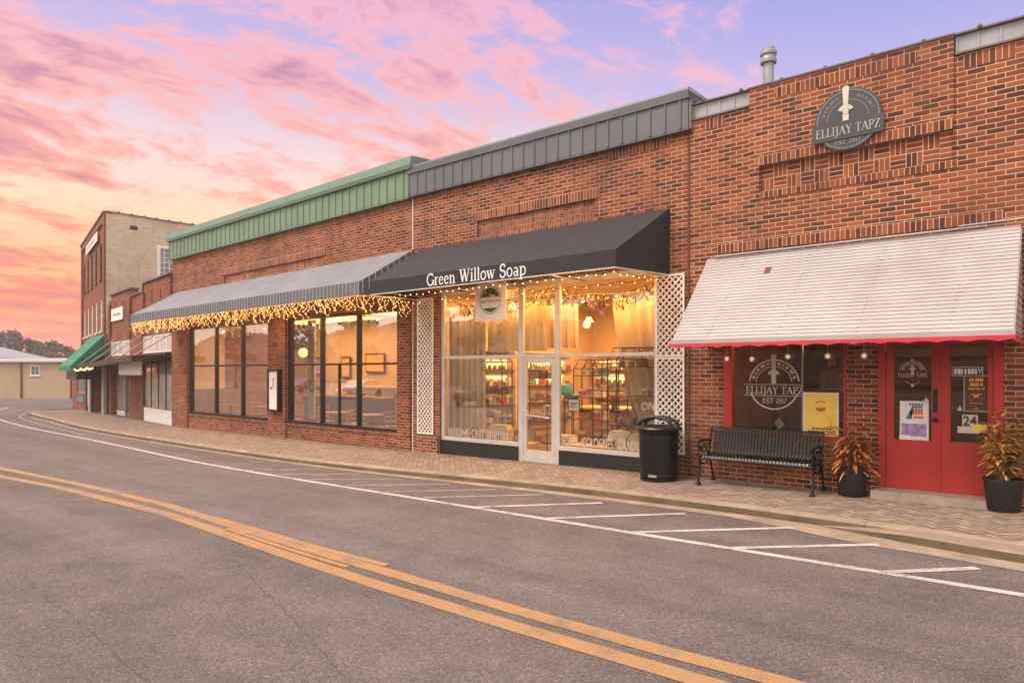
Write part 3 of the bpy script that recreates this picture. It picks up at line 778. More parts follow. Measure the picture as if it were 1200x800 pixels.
def star(name,x,z,r,label):
    o=empty(name,label,'ornament',(x,-.055,z),0,'paper stars hung along the bar front')
    mb=MB(); pts=[]
    for k in range(16):
        rr=r if k%2==0 else r*.42; a=R(90+k*22.5); pts.append((rr*math.cos(a),rr*math.sin(a)))
    for i in range(16):
        p,q=pts[i],pts[(i+1)%16]
        mb.face([(p[0],0,p[1]),(q[0],0,q[1]),(0,-.025,0)]); mb.face([(q[0],0,q[1]),(p[0],0,p[1]),(0,.025,0)])
    mb.build('star',M['starglow'],o); mb=MB(); mb.tube([(0,0,r),(0,0,r+.16)],.002,4); mb.build('thread',M['cord'],o)
for i,(x,z,nm) in enumerate([(-4.30,2.20,'white paper star hanging over the red window post'),(-3.90,2.19,'white paper star hanging left of the tap logo'),(-3.36,2.22,'white paper star hanging above the end of the tap logo'),(-2.80,2.22,'white paper star hanging above the yellow poster'),(-2.32,2.22,'white paper star hanging before the brick pier by the doors')]):
    star('star_ornament',x,z,.055,nm)
di=empty('hanging_tag','small white diamond tag hanging on a thread inside bar window','ornament',(-3.55,.14,1.20))
mb=MB(); mb.prism([(0,-.10),(.075,-.01),(.0,.09),(-.075,0)],-.006,.006); mb.build('tag',M['paper'],di); mb=MB(); mb.tube([(0,0,.09),(0,0,.32)],.002,4); mb.build('thread',M['cord'],di)
# glass jars and picture seen inside the bar window
for k,(x,z,r,h) in enumerate([(-2.95,1.74,.05,.30),(-2.84,1.74,.055,.33),(-2.73,1.74,.05,.26),(-2.84,2.08,.05,.14)]):
    o=empty('glass_jar',['tall pale jar behind the yellow poster, first from the pane divider','tall pale jar behind the yellow poster, middle of the row','short pale jar behind the yellow poster, beside the brick pier','small jar stacked on top of the middle jar'][k],'jar',(x,.30,z),0,'jars behind the yellow poster')
    mb=MB(); mb.lathe(0,0,[(r,0),(r*1.04,h*.5),(r,h*.8),(r*.6,h*.88)],14); mb.build('body',M['etched'],o,True); mb=MB(); mb.lathe(0,0,[(r*.65,h*.88),(r*.65,h)],12); mb.build('lid',M['wood'],o,True)
mb=MB(); mb.box(-3.14,-2.62,.2,.45,1.69,1.735); tag(mb.build('jar_shelf',M['wood']),'brown wooden shelf carrying jars inside the bar window','shelf')
fp=empty('wall_picture','small brown framed picture hung above the jars in bar','picture',(-3.02,.5,2.05)); mb=MB(); mb.box(-.10,.10,0,.02,-.13,.13); mb.build('frame',M['darkwood'],fp); mb=MB(); mb.box(-.07,.07,-.004,0,-.10,.10); mb.build('print',M['posterbrown'],fp)
# papers on the doors
dd=empty('door_decal','small cream tap logo on the left red door glass','window sign',(-1.74,.018,1.98))
mb=MB(); mb.ring(0,0,.15,.158,-.003,0,36,10,170); mb.ring(0,0,.105,.11,-.003,0,30,15,165); tinyarc(mb,0,0,.13,160,20,0,.003,.02,18); tapmark(mb,0,.07,.24,0,.003); mb.build('logo',M['etched'],dd)
mb=MB(); serif(mb,'ELLIJAY TAPZ',-.17,-.055,.05,0,.003,fit=.34); mb.ring(0,-.05,.10,.105,-.003,0,20,215,325); mb.disc(0,-.175,.018,.018,-.003,0,10); mb.build('lettering',M['etched'],dd)
pw=empty('festival_poster','white poster with blue and orange lettering above lilac landscape on red door','poster',(-1.72,.012,1.335))
mb=MB(); mb.box(-.17,.17,0,.005,-.265,.265); mb.build('sheet',M['paper'],pw)
mb=MB(); mb.prism([(-.10,.02),(-.03,.02),(-.05,.13),(-.02,.2),(.10,.2),(.10,.17),(-.01,.17)],-.003,0)
for i in range(5): mb.box(-.06+i*.035,-.035+i*.035,-.003,0,.205,.235)
mb.build('blue_lettering',M['inkblue'],pw)
mb=MB()
for i in range(4): mb.box(-.02+i*.032,.005+i*.032,-.003,0,.085,.16)
for i in range(4): mb.box(-.005+i*.03,.018+i*.03,-.003,0,.03,.065)
mb.build('orange_lettering',M['inkred'],pw)
mb=MB(); mb.box(-.15,.145,-.003,0,-.21,-.04); mb.build('landscape_print',M['lilac'],pw)
mb=MB(); mb.box(-.175,-.045,-.008,-.004,-.285,-.20); tag(mb.build('paper_note',M['paper'],loc=(-1.72,.012,1.335)),'small blank white note stuck over corner of festival poster','note')
tp=empty('word_sticker','black and white strip sticker at top of right red door','sticker',(-1.115,.017,2.00))
mb=MB(); mb.box(-.175,.165,0,.003,-.06,.06); mb.build('strip',M['etched'],tp)
mb=MB(); mb.box(-.165,.155,-.002,0,-.05,.05); mb.build('panel',M['ink'],tp)
mb=MB()
for i,w in enumerate((.03,.035,.022,.022,.03,.03,.022)): mb.box(-.15+i*.038,-.15+i*.038+w,-.004,-.002,-.035,.035)
mb.ribbon([(.115,.04),(.13,-.03),(.15,.04)],.012,-.004,-.002); mb.build('lettering',M['paper'],tp)
bp=empty('brown_poster','dark brown poster with orange headings on right red door','poster',(-1.02,.015,1.715))
mb=MB(); mb.box(-.14,.125,0,.003,-.235,.235); mb.build('border',M['galv'],bp); mb=MB(); mb.box(-.125,.12,-.003,0,-.22,.22); mb.build('sheet',M['posterbrown'],bp)
mb=MB()
for z,h,wds in ((.155,.042,(.055,.09)),(.095,.042,(.10,.03)),(.05,.02,(.07,.05,.04)),(-.015,.012,(.05,.06)),(-.05,.03,(.06,)),(-.13,.008,(.09,.05)),(-.2,.01,(.06,))):
    tot=sum(wds)+.012*(len(wds)-1); x=-tot/2
    for w in wds:
        k=max(2,int(w/.02))
        for i in range(k): mb.box(x+i*w/k,x+i*w/k+w/k*.8,-.005,-.003,z,z+h)
        x+=w+.012
mb.build('heading',M['inkorange'],bp)
hn=empty('house_number','black and white number 24 sticker on right red door glass','house number',(-1.09,.016,1.36))
mb=MB(); mb.box(-.085,.085,0,.003,-.07,.08); mb.box(-.135,.1,-.001,.003,-.16,-.075); mb.build('plate',M['etched'],hn)
sans('numerals','24',.17,M['ink'],hn,(-.078,-.002,-.058),fit=.15,bold=.004)
mb=MB(); mb.prism([(-.03,-.03),(.03,-.03),(.012,.0),(.0,.04),(-.012,0)],-.003,0); tag(mb.build('small_sticker',M['etched'],loc=(-1.20,.016,1.52)),'tiny cream triangular sticker above the number 24','sticker')
mb=MB(); mb.prism([(0,.05),(.03,.01),(.0,-.05),(-.03,.01)],-.003,0); tag(mb.build('small_sticker',M['etched'],loc=(-1.575,-.012,1.60)),'tiny cream diamond sticker above festival poster corner','sticker')
mb=MB(); mb.box(-.09,.08,-.003,0,-.055,.05); tag(mb.build('yellow_sticker',M['yellow'],loc=(-.985,.015,1.27)),'yellow and grey card in right red door behind the plant','card')

# bench
bn=empty('park_bench','black steel strap bench with scrolled ends before the bar window','bench',(-3.70,-.02,G(-3.7)))
L=.84
def benchprof():
    back=[(-.06,.845),(-.075,.80),(-.085,.74),(-.105,.66),(-.125,.58),(-.145,.51)]
    seat=[(-.165,.46),(-.20,.435),(-.26,.425),(-.34,.432),(-.42,.445),(-.49,.452),(-.525,.44),(-.545,.405)]
    return back,seat
bk,se=benchprof()
def straps(prf,n,w):
    mb=MB()
    for i in range(n):
        x=-L+.05+(2*L-.1)*(i+.5)/n
        for (y0,z0),(y1,z1) in zip(prf,prf[1:]):
            l=math.hypot(y1-y0,z1-z0); ny,nz=(z1-z0)/l*.006,-(y1-y0)/l*.006
            mb.prism([(y0+ny,z0+nz),(y1+ny,z1+nz),(y1-ny,z1-nz),(y0-ny,z0-nz)],x-w/2,x+w/2,'x')
    return mb
M['benchpaint']=paint('glossy_black_powder_coat',(.006,.006,.007),.3,0,.3,5,.02,spec=.4)
b1=straps(bk+se[:1],31,.034); b1.tube([(-L,-.055,.85),(L,-.055,.85)],.016,8); b1.build('backrest',M['benchpaint'],bn)
b1=straps(se,31,.034); b1.tube([(-L,-.545,.40),(L,-.545,.40)],.014,8); b1.tube([(-L,-.16,.45),(L,-.16,.45)],.012,8); b1.build('seat',M['benchpaint'],bn)
for s in (-1,1):
    x=s*L; e=MB()
    e.tube([(x,-.05,.86),(x,-.08,.74),(x,-.12,.58),(x,-.15,.47),(x,-.14,.38),(x,-.08,.25),(x,-.03,.12),(x,-.02,.02)],.02,8)
    e.tube([(x,-.15,.45),(x,-.3,.40),(x,-.44,.42),(x,-.52,.40),(x,-.50,.28),(x,-.535,.14),(x,-.56,.02)],.02,8)
    e.tube([(x,-.10,.60),(x,-.16,.655),(x,-.28,.665),(x,-.42,.66),(x,-.52,.655),(x,-.56,.62),(x,-.55,.565),(x,-.51,.56),(x,-.505,.59)],.019,8)
    e.tube([(x,-.52,.40),(x,-.57,.46),(x,-.56,.52),(x,-.51,.545),(x,-.46,.52),(x,-.48,.47)],.016,8)
    e.tube([(x,-.14,.40),(x,-.24,.31),(x,-.34,.29),(x,-.44,.31),(x,-.51,.39)],.013,8)
    e.tube([(x+0,-.20+.06*math.cos(a),.53+.07*math.sin(a)) for a in [i*.6 for i in range(11)]],.012,6)
    e.tube([(x+0,-.36+.06*math.cos(a),.54+.07*math.sin(a)) for a in [i*.6 for i in range(11)]],.012,6)
    for y in (-.02,-.56): e.lathe(x,y,[(.045,-.0),(.045,.014),(.025,.035)],10)
    e.build('end_frame',M['benchpaint'],bn,True)

# litter bin
tb=empty('litter_bin','round black slatted litter bin with hooped lid beside white lattice','litter bin',(-5.28,-.46,G(-5.28)))
M['binpaint']=paint('black_bin_paint',(.006,.0055,.0055),.38,0,.3,7,.03,spec=.45)
mb=MB()
for i in range(44):
    a=2*math.pi*i/44; ca,sa=math.cos(a),math.sin(a)
    P=lambda r,o,z:(r*ca-o*sa,r*sa+o*ca,z)
    rr=[(.285,.06),(.30,.4),(.30,.78),(.315,.86)]
    for (ra,za),(rb,zb_) in zip(rr,rr[1:]):
        w=.014
        mb.face([P(ra,-w,za),P(ra,w,za),P(rb,w,zb_),P(rb,-w,zb_)]); mb.face([P(ra-.008,w,za),P(ra-.008,-w,za),P(rb-.008,-w,zb_),P(rb-.008,w,zb_)])
        mb.face([P(ra,w,za),P(ra-.008,w,za),P(rb-.008,w,zb_),P(rb,w,zb_)]); mb.face([P(ra-.008,-w,za),P(ra,-w,za),P(rb,-w,zb_),P(rb-.008,-w,zb_)])
mb.build('slats',M['binpaint'],tb)
mb=MB(); mb.lathe(0,0,[(.265,.05),(.265,.8)],32,cap=False); mb.build('liner',M['plastic'],tb,True)
mb=MB(); 
for z,r in ((.09,.30),(.72,.315)): rg=MB(); rg.lathe(0,0,[(r-.02,z),(r,z),(r,z+.035),(r-.02,z+.035)],32,cap=False); rg.build('ring',M['binpaint'],tb,True)
mb.lathe(0,0,[(.0,.0),(.29,.0),(.29,.035),(.24,.06),(.0,.06)],32); mb.build('base',M['binpaint'],tb,True)
mb=MB(); mb.lathe(0,0,[(.31,.84),(.355,.85),(.375,.875),(.36,.90),(.30,.915),(.22,.92),(.20,.90),(.20,.86)],32,cap=False); mb.build('lid',M['binpaint'],tb,True)
mb=MB()
for y in (-.10,.10): mb.tube([(.30*math.cos(a),y,.895+.165*math.sin(a)) for a in [math.pi*i/14 for i in range(15)]],.028,8)
for i in range(3,12):
    a=math.pi*i/14
    a2=math.pi*(i+1)/14
    mb.prism([(.30*math.cos(a),.895+.165*math.sin(a)),(.30*math.cos(a2),.895+.165*math.sin(a2)),(.30*math.cos(a2),.912+.165*math.sin(a2)),(.30*math.cos(a),.912+.165*math.sin(a))],-.10,.10)
mb.build('hood',M['binpaint'],tb,True)
mb=MB(); mb.box(-.02,.12,-.305,-.299,.075,.115); mb.build('plate',M['galv'],tb)
tb.scale=(1.03,1.03,.955)

# planters
def leafmat(name,c1,c2,tr=.3):
    m,t,b=newmat(name); oc=t.add('ShaderNodeTexCoord').outputs['Object']
    at=t.add('ShaderNodeAttribute',attribute_name='tint').outputs['Fac']
    c=t.mix(at,c4(c1),c4(c2)); c=t.mix(.5,c,t.ramp(t.noise(oc,25,4),[(.3,g(.65)),(.7,g(1.3))]),'MULTIPLY')
    t.set(b,'Base Color',c); t.set(b,'Roughness',.65); t.set(b,'Specular IOR Level',.3)
    return m
M['leaf_orange']=leafmat('orange_leaves',(.34,.10,.028),(.56,.24,.07))
M['leaf_gold']=leafmat('golden_leaves',(.48,.20,.045),(.66,.40,.12))
M['leaf_green']=leafmat('green_leaves',(.05,.085,.012),(.16,.19,.03))
M['stalk']=paint('dry_stalk',(.22,.13,.04),.8,0,.3,9)
def blade(mb,p,d,l,w,droop=.4,fold=.25,n=5):
    d=Vector(d).normalized(); p=Vector(p); side=d.cross(Vector((0,0,1)))
    if side.length<.05: side=Vector((1,0,0))
    side.normalize(); pr=None; mb.c=rnd.random()
    for i in range(n+1):
        t=i/n; ww=w*(math.sin(math.pi*min(1,.12+t*.9))**.8)
        up=side.cross(d)
        row=(p-side*ww/2+up*ww*fold,p.copy(),p+side*ww/2+up*ww*fold)
        if pr:
            mb.face([pr[0],pr[1],row[1],row[0]]); mb.face([pr[1],pr[2],row[2],row[1]])
        pr=row; p=p+d*l/n; d=(d+Vector((0,0,-droop/n))).normalized()
def pot(parent,r0,r1,h):
    mb=MB(); mb.lathe(0,0,[(r0*.96,0),(r0,.012),(r1,h-.05),(r1*1.05,h-.045),(r1*1.06,h),(r1*.97,h),(r1*.95,h-.05)],32,cap=False); mb.build('pot',M['plastic'],parent,True)
    mb=MB(); mb.lathe(0,0,[(0,h-.06),(r1*.96,h-.06)],24,cap=False); mb.build('soil',M['soil'],parent)
p1=empty('potted_plant','black pot of withered orange leaves between bench and red doors','potted plant',(-2.44,-.21,G(-2.44)-.002))
pot(p1,.175,.185,.40)
mb=MB()
for i in range(190):
    a=rnd.uniform(0,6.28); r=rnd.uniform(0,.17); z=.36+rnd.uniform(0,.36)*(1 if rnd.random()<.8 else 1.6)
    el=rnd.uniform(-.2,1.0); blade(mb,(r*math.cos(a),r*math.sin(a),z),(math.cos(a),math.sin(a),el),rnd.uniform(.16,.34),rnd.uniform(.03,.07),rnd.uniform(.5,1.4))
mb.build('foliage',M['leaf_orange'],p1)
mb=MB()
for i in range(9):
    a=rnd.uniform(0,6.28); tp_=(rnd.uniform(-.16,.2),rnd.uniform(-.1,.1),rnd.uniform(.65,.92))
    mb.tube([(.05*math.cos(a),.05*math.sin(a),.34),(tp_[0]*.5,tp_[1]*.5,.6),tp_],.006,5,r2=.002)
mb.build('stem',M['stalk'],p1)
p2=empty('potted_plant','black pot of golden corn stalks and green sprig right of red doors','potted plant',(-.72,-.24,G(-.7)-.002))
pot(p2,.175,.205,.40)
mb=MB(); gr=MB(); st=MB()
for k in range(15):
    a=rnd.uniform(0,6.28); tx,ty=rnd.uniform(-.24,.10),rnd.uniform(-.15,.12); h=rnd.uniform(.7,1.25)
    st.tube([(.07*math.cos(a),.07*math.sin(a),.34),(tx*.6,ty*.6,.34+(h-.34)*.6),(tx,ty,h)],.008,5,r2=.003)
    for q in range(17):
        t=rnd.uniform(.2,1); z=.34+(h-.34)*t; b=rnd.uniform(0,6.28)
        blade(mb,(tx*t*.9,ty*t*.9,z),(math.cos(b),math.sin(b),rnd.uniform(-.1,.9)),rnd.uniform(.12,.26),rnd.uniform(.025,.055),rnd.uniform(.3,1.3))
for k in range(5):
    tx,ty=rnd.uniform(.04,.20),rnd.uniform(-.12,.1); h=rnd.uniform(.7,1.15)
    st.tube([(.05,0,.34),(tx,ty,h)],.007,5,r2=.003)
    for q in range(26):
        t=q/26; z=.38+(h-.38)*t; b=q*2.4
        blade(gr,(.05+(tx-.05)*t,ty*t,z),(math.cos(b),math.sin(b),.6),(.17)*(1.1-t*.6),.03,.5,.2,4)
mb.build('golden_foliage',M['leaf_gold'],p2); gr.build('green_foliage',M['leaf_green'],p2); st.build('stem',M['stalk'],p2)

# ================================================================== SOAP SHOP (middle)
SHOP=empty('brick_shop','red brick soap shop with grey metal parapet and lit glass front','building')
mb=MB()
opsS=[(-10.85,-5.56,.0,3.78,.22),(-9.72,-6.80,4.80,5.15,.035)]
wall(mb,-11.72,-4.987,0,6.0,opsS); shell(mb,-11.72,-4.987,0,9,0,5.9)
mb.box(-11.72,-4.987,.0015,.28,5.98,5.998)
mb.box(-11.54,-10.862,-.07,.0,.1,.572)      # plinth of the left pier
mb.build('wall',M['brick'],SHOP)
mb=MB(); basket(mb,-9.72,-6.80,4.80,5.15,.033,.115)
soldier(mb,-9.80,-6.70,5.15,5.34,-.02,0); soldier(mb,-9.80,-6.72,4.70,4.80,-.012,0)
mb.box(-9.80,-9.722,-.004,0,4.80,5.15); mb.box(-6.80,-6.70,-.004,0,4.80,5.15)
soldier(mb,-6.535,-5.312,5.80,5.975,-.004,0); soldier(mb,-11.32,-10.2,5.86,5.975,-.004,0); soldier(mb,-9.9,-8.9,5.86,5.975,-.004,0)
mb.build('brick_trim',M['stack'],SHOP)
mb=MB(); mb.box(-11.735,-11.705,-.012,0,.1,5.97); mb.build('mortar_joint',M['cord'],SHOP)
mb=MB(); mb.box(-11.74,-4.93,-.12,.3,5.98,6.47); x=-11.72
mb.box(-11.74,-4.93,-.115,-.0,5.955,5.98)
while x<-4.93: mb.prism([(x-.022,-.12),(x-.012,-.142),(x+.012,-.142),(x+.022,-.12)],5.985,6.468,'z'); x+=.2775
fs=mb.build('fascia',M['greymetal'],SHOP)
mb=MB(); mb.prism([(-.155,6.465),(-.165,6.60),(-.14,6.645),(.45,6.66),(.45,6.465)],-11.745,-4.905,'x'); mb.build('trim',M['greymetal'],fs)
mb=MB(); mb.tube([(-4.92,-.13,6.60),(-4.80,.05,6.50),(-4.7,.3,6.46)],.03,8); mb.box(-4.93,-4.905,-.08,.02,5.98,6.46); mb.build('end_cap',M['galv'],fs)
mb=MB(); mb.box(-11.72,-4.96,.3,9,5.86,5.92); mb.build('roof',M['coping'],SHOP)
# aluminium shop front
yf0,yf1=.05,.11
f=MB()
for a,b in ((-10.85,-10.755),(-8.645,-8.53),(-7.745,-7.635),(-5.63,-5.56)): f.box(a,b,yf0,yf1,.2 if a in(-8.645,-7.745) else .50,3.78)
for a,b in ((-10.755,-8.645),(-7.635,-5.63)):
    f.box(a,b,yf0-.01,yf1+.02,.50,.575); f.box(a,b,yf0,yf1,2.27,2.335); f.box(a,b,yf0,yf1,3.68,3.78)
f.box(-8.53,-7.745,yf0,yf1,2.265,2.34); f.box(-8.53,-7.745,yf0,yf1,3.68,3.78)
wn=f.build('shop_window',M['alu'],SHOP)
mb=MB()
for a,b in ((-10.755,-8.645),(-7.635,-5.63)):
    mb.box(a,b,.078,.083,.575,2.27); mb.box(a,b,.078,.083,2.335,3.68)
mb.box(-8.53,-7.745,.078,.083,2.34,3.68); mb.build('pane',M['glass'],wn)
mb=MB(); mb.box(-10.85,-8.645,.02,.14,.05,.498); mb.box(-7.635,-5.56,.02,.14,.05,.498); mb.build('kickplate',M['blackbase'],SHOP)
d=MB(); za=.215
for a,b in ((-8.525,-8.445),(-7.83,-7.75)): d.box(a,b,.055,.10,za,2.255)
d.box(-8.445,-7.83,.055,.10,za,.45); d.box(-8.445,-7.83,.055,.10,2.165,2.255)
do=d.build('door',M['alu'],SHOP)
mb=MB(); mb.box(-8.445,-7.83,.076,.081,.45,2.165); mb.build('pane',M['glass'],do)
mb=MB(); mb.tube([(-8.43,.02,1.135),(-7.86,.02,1.105)],.012,6); mb.tube([(-7.86,.055,1.10),(-7.86,0,1.10),(-7.955,-.01,1.10),(-7.955,-.01,1.34),(-7.86,0,1.34),(-7.86,.055,1.34)],.014,6); mb.box(-7.80,-7.775,.045,.055,.97,1.06); mb.build('handle',M['alu'],do)
mb=MB(); room(mb,-11.5,-5.1,.16,7.2,.24,3.85); mb.build('interior_room',[M['cream'],M['plankfloor']],SHOP)
# black canvas awning
BY=-1.5; zt=4.745; zf=3.87; zl=3.59; xl,xr,fl,frr=-11.52,-5.31,-11.36,-5.46
mb=MB()
mb.face([(fl,BY,zf),(frr,BY,zf),(xr,-.005,zt),(xl,-.005,zt)]); mb.face([(fl,BY,zl),(frr,BY,zl),(frr,BY,zf),(fl,BY,zf)])
mb.face([(frr,BY,zl),(xr,-.005,3.62),(xr,-.005,zt),(frr,BY,zf)]); mb.face([(xl,-.005,3.62),(fl,BY,zl),(fl,BY,zf),(xl,-.005,zt)])
i=.03
mb.face([(xl+i,-.006,zt-i),(xr-i,-.006,zt-i),(frr-i,BY+i,zf-i),(fl+i,BY+i,zf-i)]); mb.face([(fl+i,BY+i,zf-i),(frr-i,BY+i,zf-i),(frr-i,BY+i,zl),(fl+i,BY+i,zl)])
ba=mb.build('awning',M['awnblack'],SHOP)
mb=MB(); mb.tube([(xl,-.02,3.62),(fl,BY,zl),(frr,BY,zl),(xr,-.02,3.62)],.011,6); mb.build('edge_piping',M['cord'],ba)
mb=MB(); mb.tube([(fl+.05,BY+.05,zl+.06),(frr-.05,BY+.05,zl+.06)],.018,6)
for k in range(5):
    x=fl+.1+(frr-fl-.2)*k/4; mb.tube([(x,BY+.05,zl+.06),(x,-.02,3.66)],.014,6); mb.tube([(x,BY+.05,zf-.05),(x,-.03,zt-.06)],.014,6)
mb.build('frame',M['galv'],ba)
mb=MB()
import math as _m
tx=-9.02; xend=serif(mb,'Green Willow Soap',0,0,.235,0,.004,fit=2.46)
le=mb.build('lettering',M['awnwhite'],ba); le.location=(-9.66,BY-.002,3.635)

# lattice panels
def lattice(name,x0,x1,z0,z1,label,split=None,pitch=.112):
    o=empty(name,label,'trellis',((x0+x1)/2,-.02,z0)); w=(x1-x0)/2; h=z1-z0
    spans=[(0,h)] if not split else [(0,split-z0-.004),(split-z0+.004,h)]
    fm=MB(); sl=MB()
    for a,b in spans:
        fm.box(-w,-w+.032,-.028,0,a,b); fm.box(w-.032,w,-.028,0,a,b); fm.box(-w+.032,w-.032,-.028,0,a,a+.032); fm.box(-w+.032,w-.032,-.028,0,b-.032,b)
        for dr,yy in ((1,(-.022,-.013)),(-1,(-.012,-.003))):
            c=-w*2-(b-a)
            while c<w*2+(b-a):
                # line x = dr*(z-a)+c  clipped to the panel
                ww=.0125*1.414
                pl=[(c-ww,a),(c+ww,a),(c+ww+dr*(b-a),b),(c-ww+dr*(b-a),b)]
                for f_,cr in ((lambda p:p[0]>=-w+.01,-w+.01),(lambda p:p[0]<=w-.01,w-.01)):
                    if len(pl)>=3: pl=clip(pl,f_,lambda p,q,cr=cr:(cr,p[1]+(q[1]-p[1])*(cr-p[0])/(q[0]-p[0])))
                if len(pl)>=3: sl.prism(pl,yy[0],yy[1])
                c+=pitch*1.0
    fm.build('frame',M['lattice'],o); sl.build('slats',M['lattice'],o)
    return o
lattice('trellis_panel',-11.53,-11.015,.60,3.63,'narrow white trellis panel on brick pier above low brick plinth, under the black awning')
lattice('trellis_panel',-5.555,-5.03,.62,3.63,'tall white trellis panel between glowing shop window and white board awning',split=2.24)

# hanging shop sign
hs=empty('hanging_sign','white square sign with green round emblem hanging under black awning','sign',(-8.80,-.62,2.985))
mb=MB(); mb.box(-.395,.395,-.012,.012,0,.72); mb.build('board',M['signwhite'],hs)
mb=MB(); mb.ring(0,.40,.262,.275,-.015,-.012,48); mb.disc(0,.40,.235,.235,-.016,-.012,32,14,166); mb.disc(0,.40,.235,.235,-.016,-.012,24,222,318); mb.build('emblem',M['signgreen'],hs)
mb=MB(); mb.box(-.31,.31,-.019,-.016,.325,.435); mb.build('band',M['paper'],hs)
mb=MB(); serif(mb,'G',-.02,.0,.01,0,.001)
hl=sans('lettering','GREEN WILLOW SOAP',.06,M['ink'],hs,(-.285,-.0195,.355),fit=.57)
for p_,w_ in (([(-.02,.50),(.05,.485),(.13,.47)],.03),([(-.13,.53),(-.11,.57)],.02)): mb=MB(); mb.ribbon(p_,w_,-.018,-.016); mb.build('willow_drawing',M['yellow'],hs)
for x in (-.3,.3): mb=MB(); mb.tube([(x,0,.72),(x,0,.92)],.005,5); mb.build('chain',M['galv'],hs)

# window lettering
wl=empty('window_lettering','narrow white capitals along bottom of right soap shop window','window sign',(-7.60,.073,.60))
sans('text','SOAPS \u00b7 COLOGNES \u00b7 CANDLES \u00b7 B',.25,M['etched'],wl,(0,0,0),fit=1.95)
wl2=empty('window_lettering','narrow white capitals along bottom of left soap shop window','window sign',(-10.66,.073,.60))
mb=MB(); x=0; rr=random.Random(2)
for kind in 'VUIIOIMSxCIHITxUIIIITIIN':
    if kind=='x': mb.box(x+.02,x+.045,-.002,0,.07,.10); x+=.07; continue
    w={'I':.05,'V':.11,'M':.13,'N':.11}.get(kind,.085); a,b=x+.01,x+w-.012
    s=lambda p,q:mb.ribbon([p,q],.016,-.002,0)
    if kind in 'UOHNM': s((a,0),(a,.165)); s((b,0),(b,.165))
    if kind=='I': s(((a+b)/2,0),((a+b)/2,.165))
    if kind=='V': s((a,.165),((a+b)/2,0)); s(((a+b)/2,0),(b,.165))
    if kind in 'NM': s((a,.165),(b,0) if kind=='N' else ((a+b)/2,.04))
    if kind=='M': s(((a+b)/2,.04),(b,.165))
    if kind in 'UO': s((a,.007),(b,.007))
    if kind in 'OCTS': s((a,.158),(b,.158))
    if kind in 'CS': s((a,.007),(b,.007)); s((a,.02 if kind=='C' else .08),(a,.165))
    if kind=='S': s((a,.082),(b,.082)); s((b,0),(b,.082))
    if kind=='T': s(((a+b)/2,0),((a+b)/2,.165))
    if kind=='H': s((a,.082),(b,.082))
    x+=w
mb.build('text',M['etched'],wl2)
tn=empty('door_notice','small framed white notice on glass right of the soap shop door','notice',(-7.36,.13,1.36))
mb=MB(); mb.box(-.13,.13,0,.01,-.12,.12); mb.build('frame',M['darkwood'],tn); mb=MB(); mb.box(-.115,.115,-.003,0,-.105,.105); mb.build('sheet',M['paper'],tn)
mb=MB()
for k in range(3): mb.box(-.08,.08-.03*k,-.005,-.003,.03-.035*k,.045-.035*k)
mb.build('writing',M['inkblue'],tn)

# ------------------------------------------------------------------ soap shop interior
def curtain(name,x0,x1,y,z0,z1,label,gather=0,folds=9):
    mb=MB(); n=folds*8; m=10
    P=lambda i,j:None
    def pt(i,j):
        u=i/n; v=j/m; x=x0+(x1-x0)*u
        if gather: x+= gather*(v**1.6)*(1-u if gather>0 else -u)*-1 if False else gather*(1-v)**1.4*(1-u)
        return (x,y+.05*math.sin(u*folds*6.283)*(0.6+.4*v)+.015*math.sin(u*31),z0+(z1-z0)*v)
    for i in range(n):
        for j in range(m): mb.face([pt(i,j),pt(i+1,j),pt(i+1,j+1),pt(i,j+1)])
    return tag(mb.build(name,M['sheer'],smooth=True),label,'curtain')
curtain('sheer_curtain',-7.05,-5.25,1.0,.9,3.42,'sheer cream curtain drawn to the side in right soap shop window',.55,8)
curtain('sheer_curtain',-11.3,-10.15,.75,.6,3.42,'pale curtain at left end of left soap shop window',0,6)
curtain('sheer_curtain',-10.1,-8.45,.75,2.42,3.45,'short cream curtain high in left soap shop window',0,8)
curtain('sheer_curtain',-9.0,-8.05,1.3,2.5,3.42,'short cream curtain above the soap shop door',0,5)
M['garland']=leafmat('dry_garland_leaves',(.13,.07,.02),(.26,.16,.05))
mb=MB()
for i in range(900):
    x=rnd.uniform(-10.7,-5.65); blade(mb,(x,.42+rnd.uniform(-.09,.09),3.40+.09*math.sin(x*2.1)+rnd.uniform(-.13,.13)),(rnd.uniform(-1,1),rnd.uniform(-1,1),rnd.uniform(-1,.4)),.10,.035,.4,.2,2)
tag(mb.build('garland',M['garland']),'dry leaf garland along the top of soap shop windows','garland')
def etagere(x,y,w,h,lab_,crown=True,n=4):
    o=empty('display_rack',lab_,'display rack',(x,y,.26)); fm=MB(); d=.34
    for sx in (-w/2,w/2):
        for sy in (-d/2,d/2): fm.tube([(sx,sy,0),(sx,sy,h)],.013,6)
    for sx in (-w/2,w/2): fm.tube([(sx,-d/2,h),(sx,d/2,h)],.011,5)
    for sy in (-d/2,d/2):
        fm.tube([(-w/2,sy,h),(w/2,sy,h)],.011,5)
        if crown:
            q=h+.20
            for sg_ in (-1,1):
                fm.tube([(sg_*(w/2),sy,h),(sg_*(w/2-.07),sy,h+.06),(sg_*(w/2-.12),sy,h+.14),(sg_*(w/2-.12),sy,q)],.011,5)
                fm.tube([(sg_*(w/5),sy,h),(sg_*(w/5-.06),sy,h+.08),(sg_*(w/5-.07),sy,q)],.010,5)
            fm.tube([(-w/2+.12,sy,q),(w/2-.12,sy,q)],.012,5)
    fm.build('frame',M['black'],o); zs=[]
    for k in range(n):
        z=.18+k*(h-.35)/(n-1); s_=MB(); s_.box(-w/2,w/2,-d/2,d/2,z,z+.016); s_.build('shelf',M['darkwood'],o); zs.append(z+.016+.26)
    return o,zs
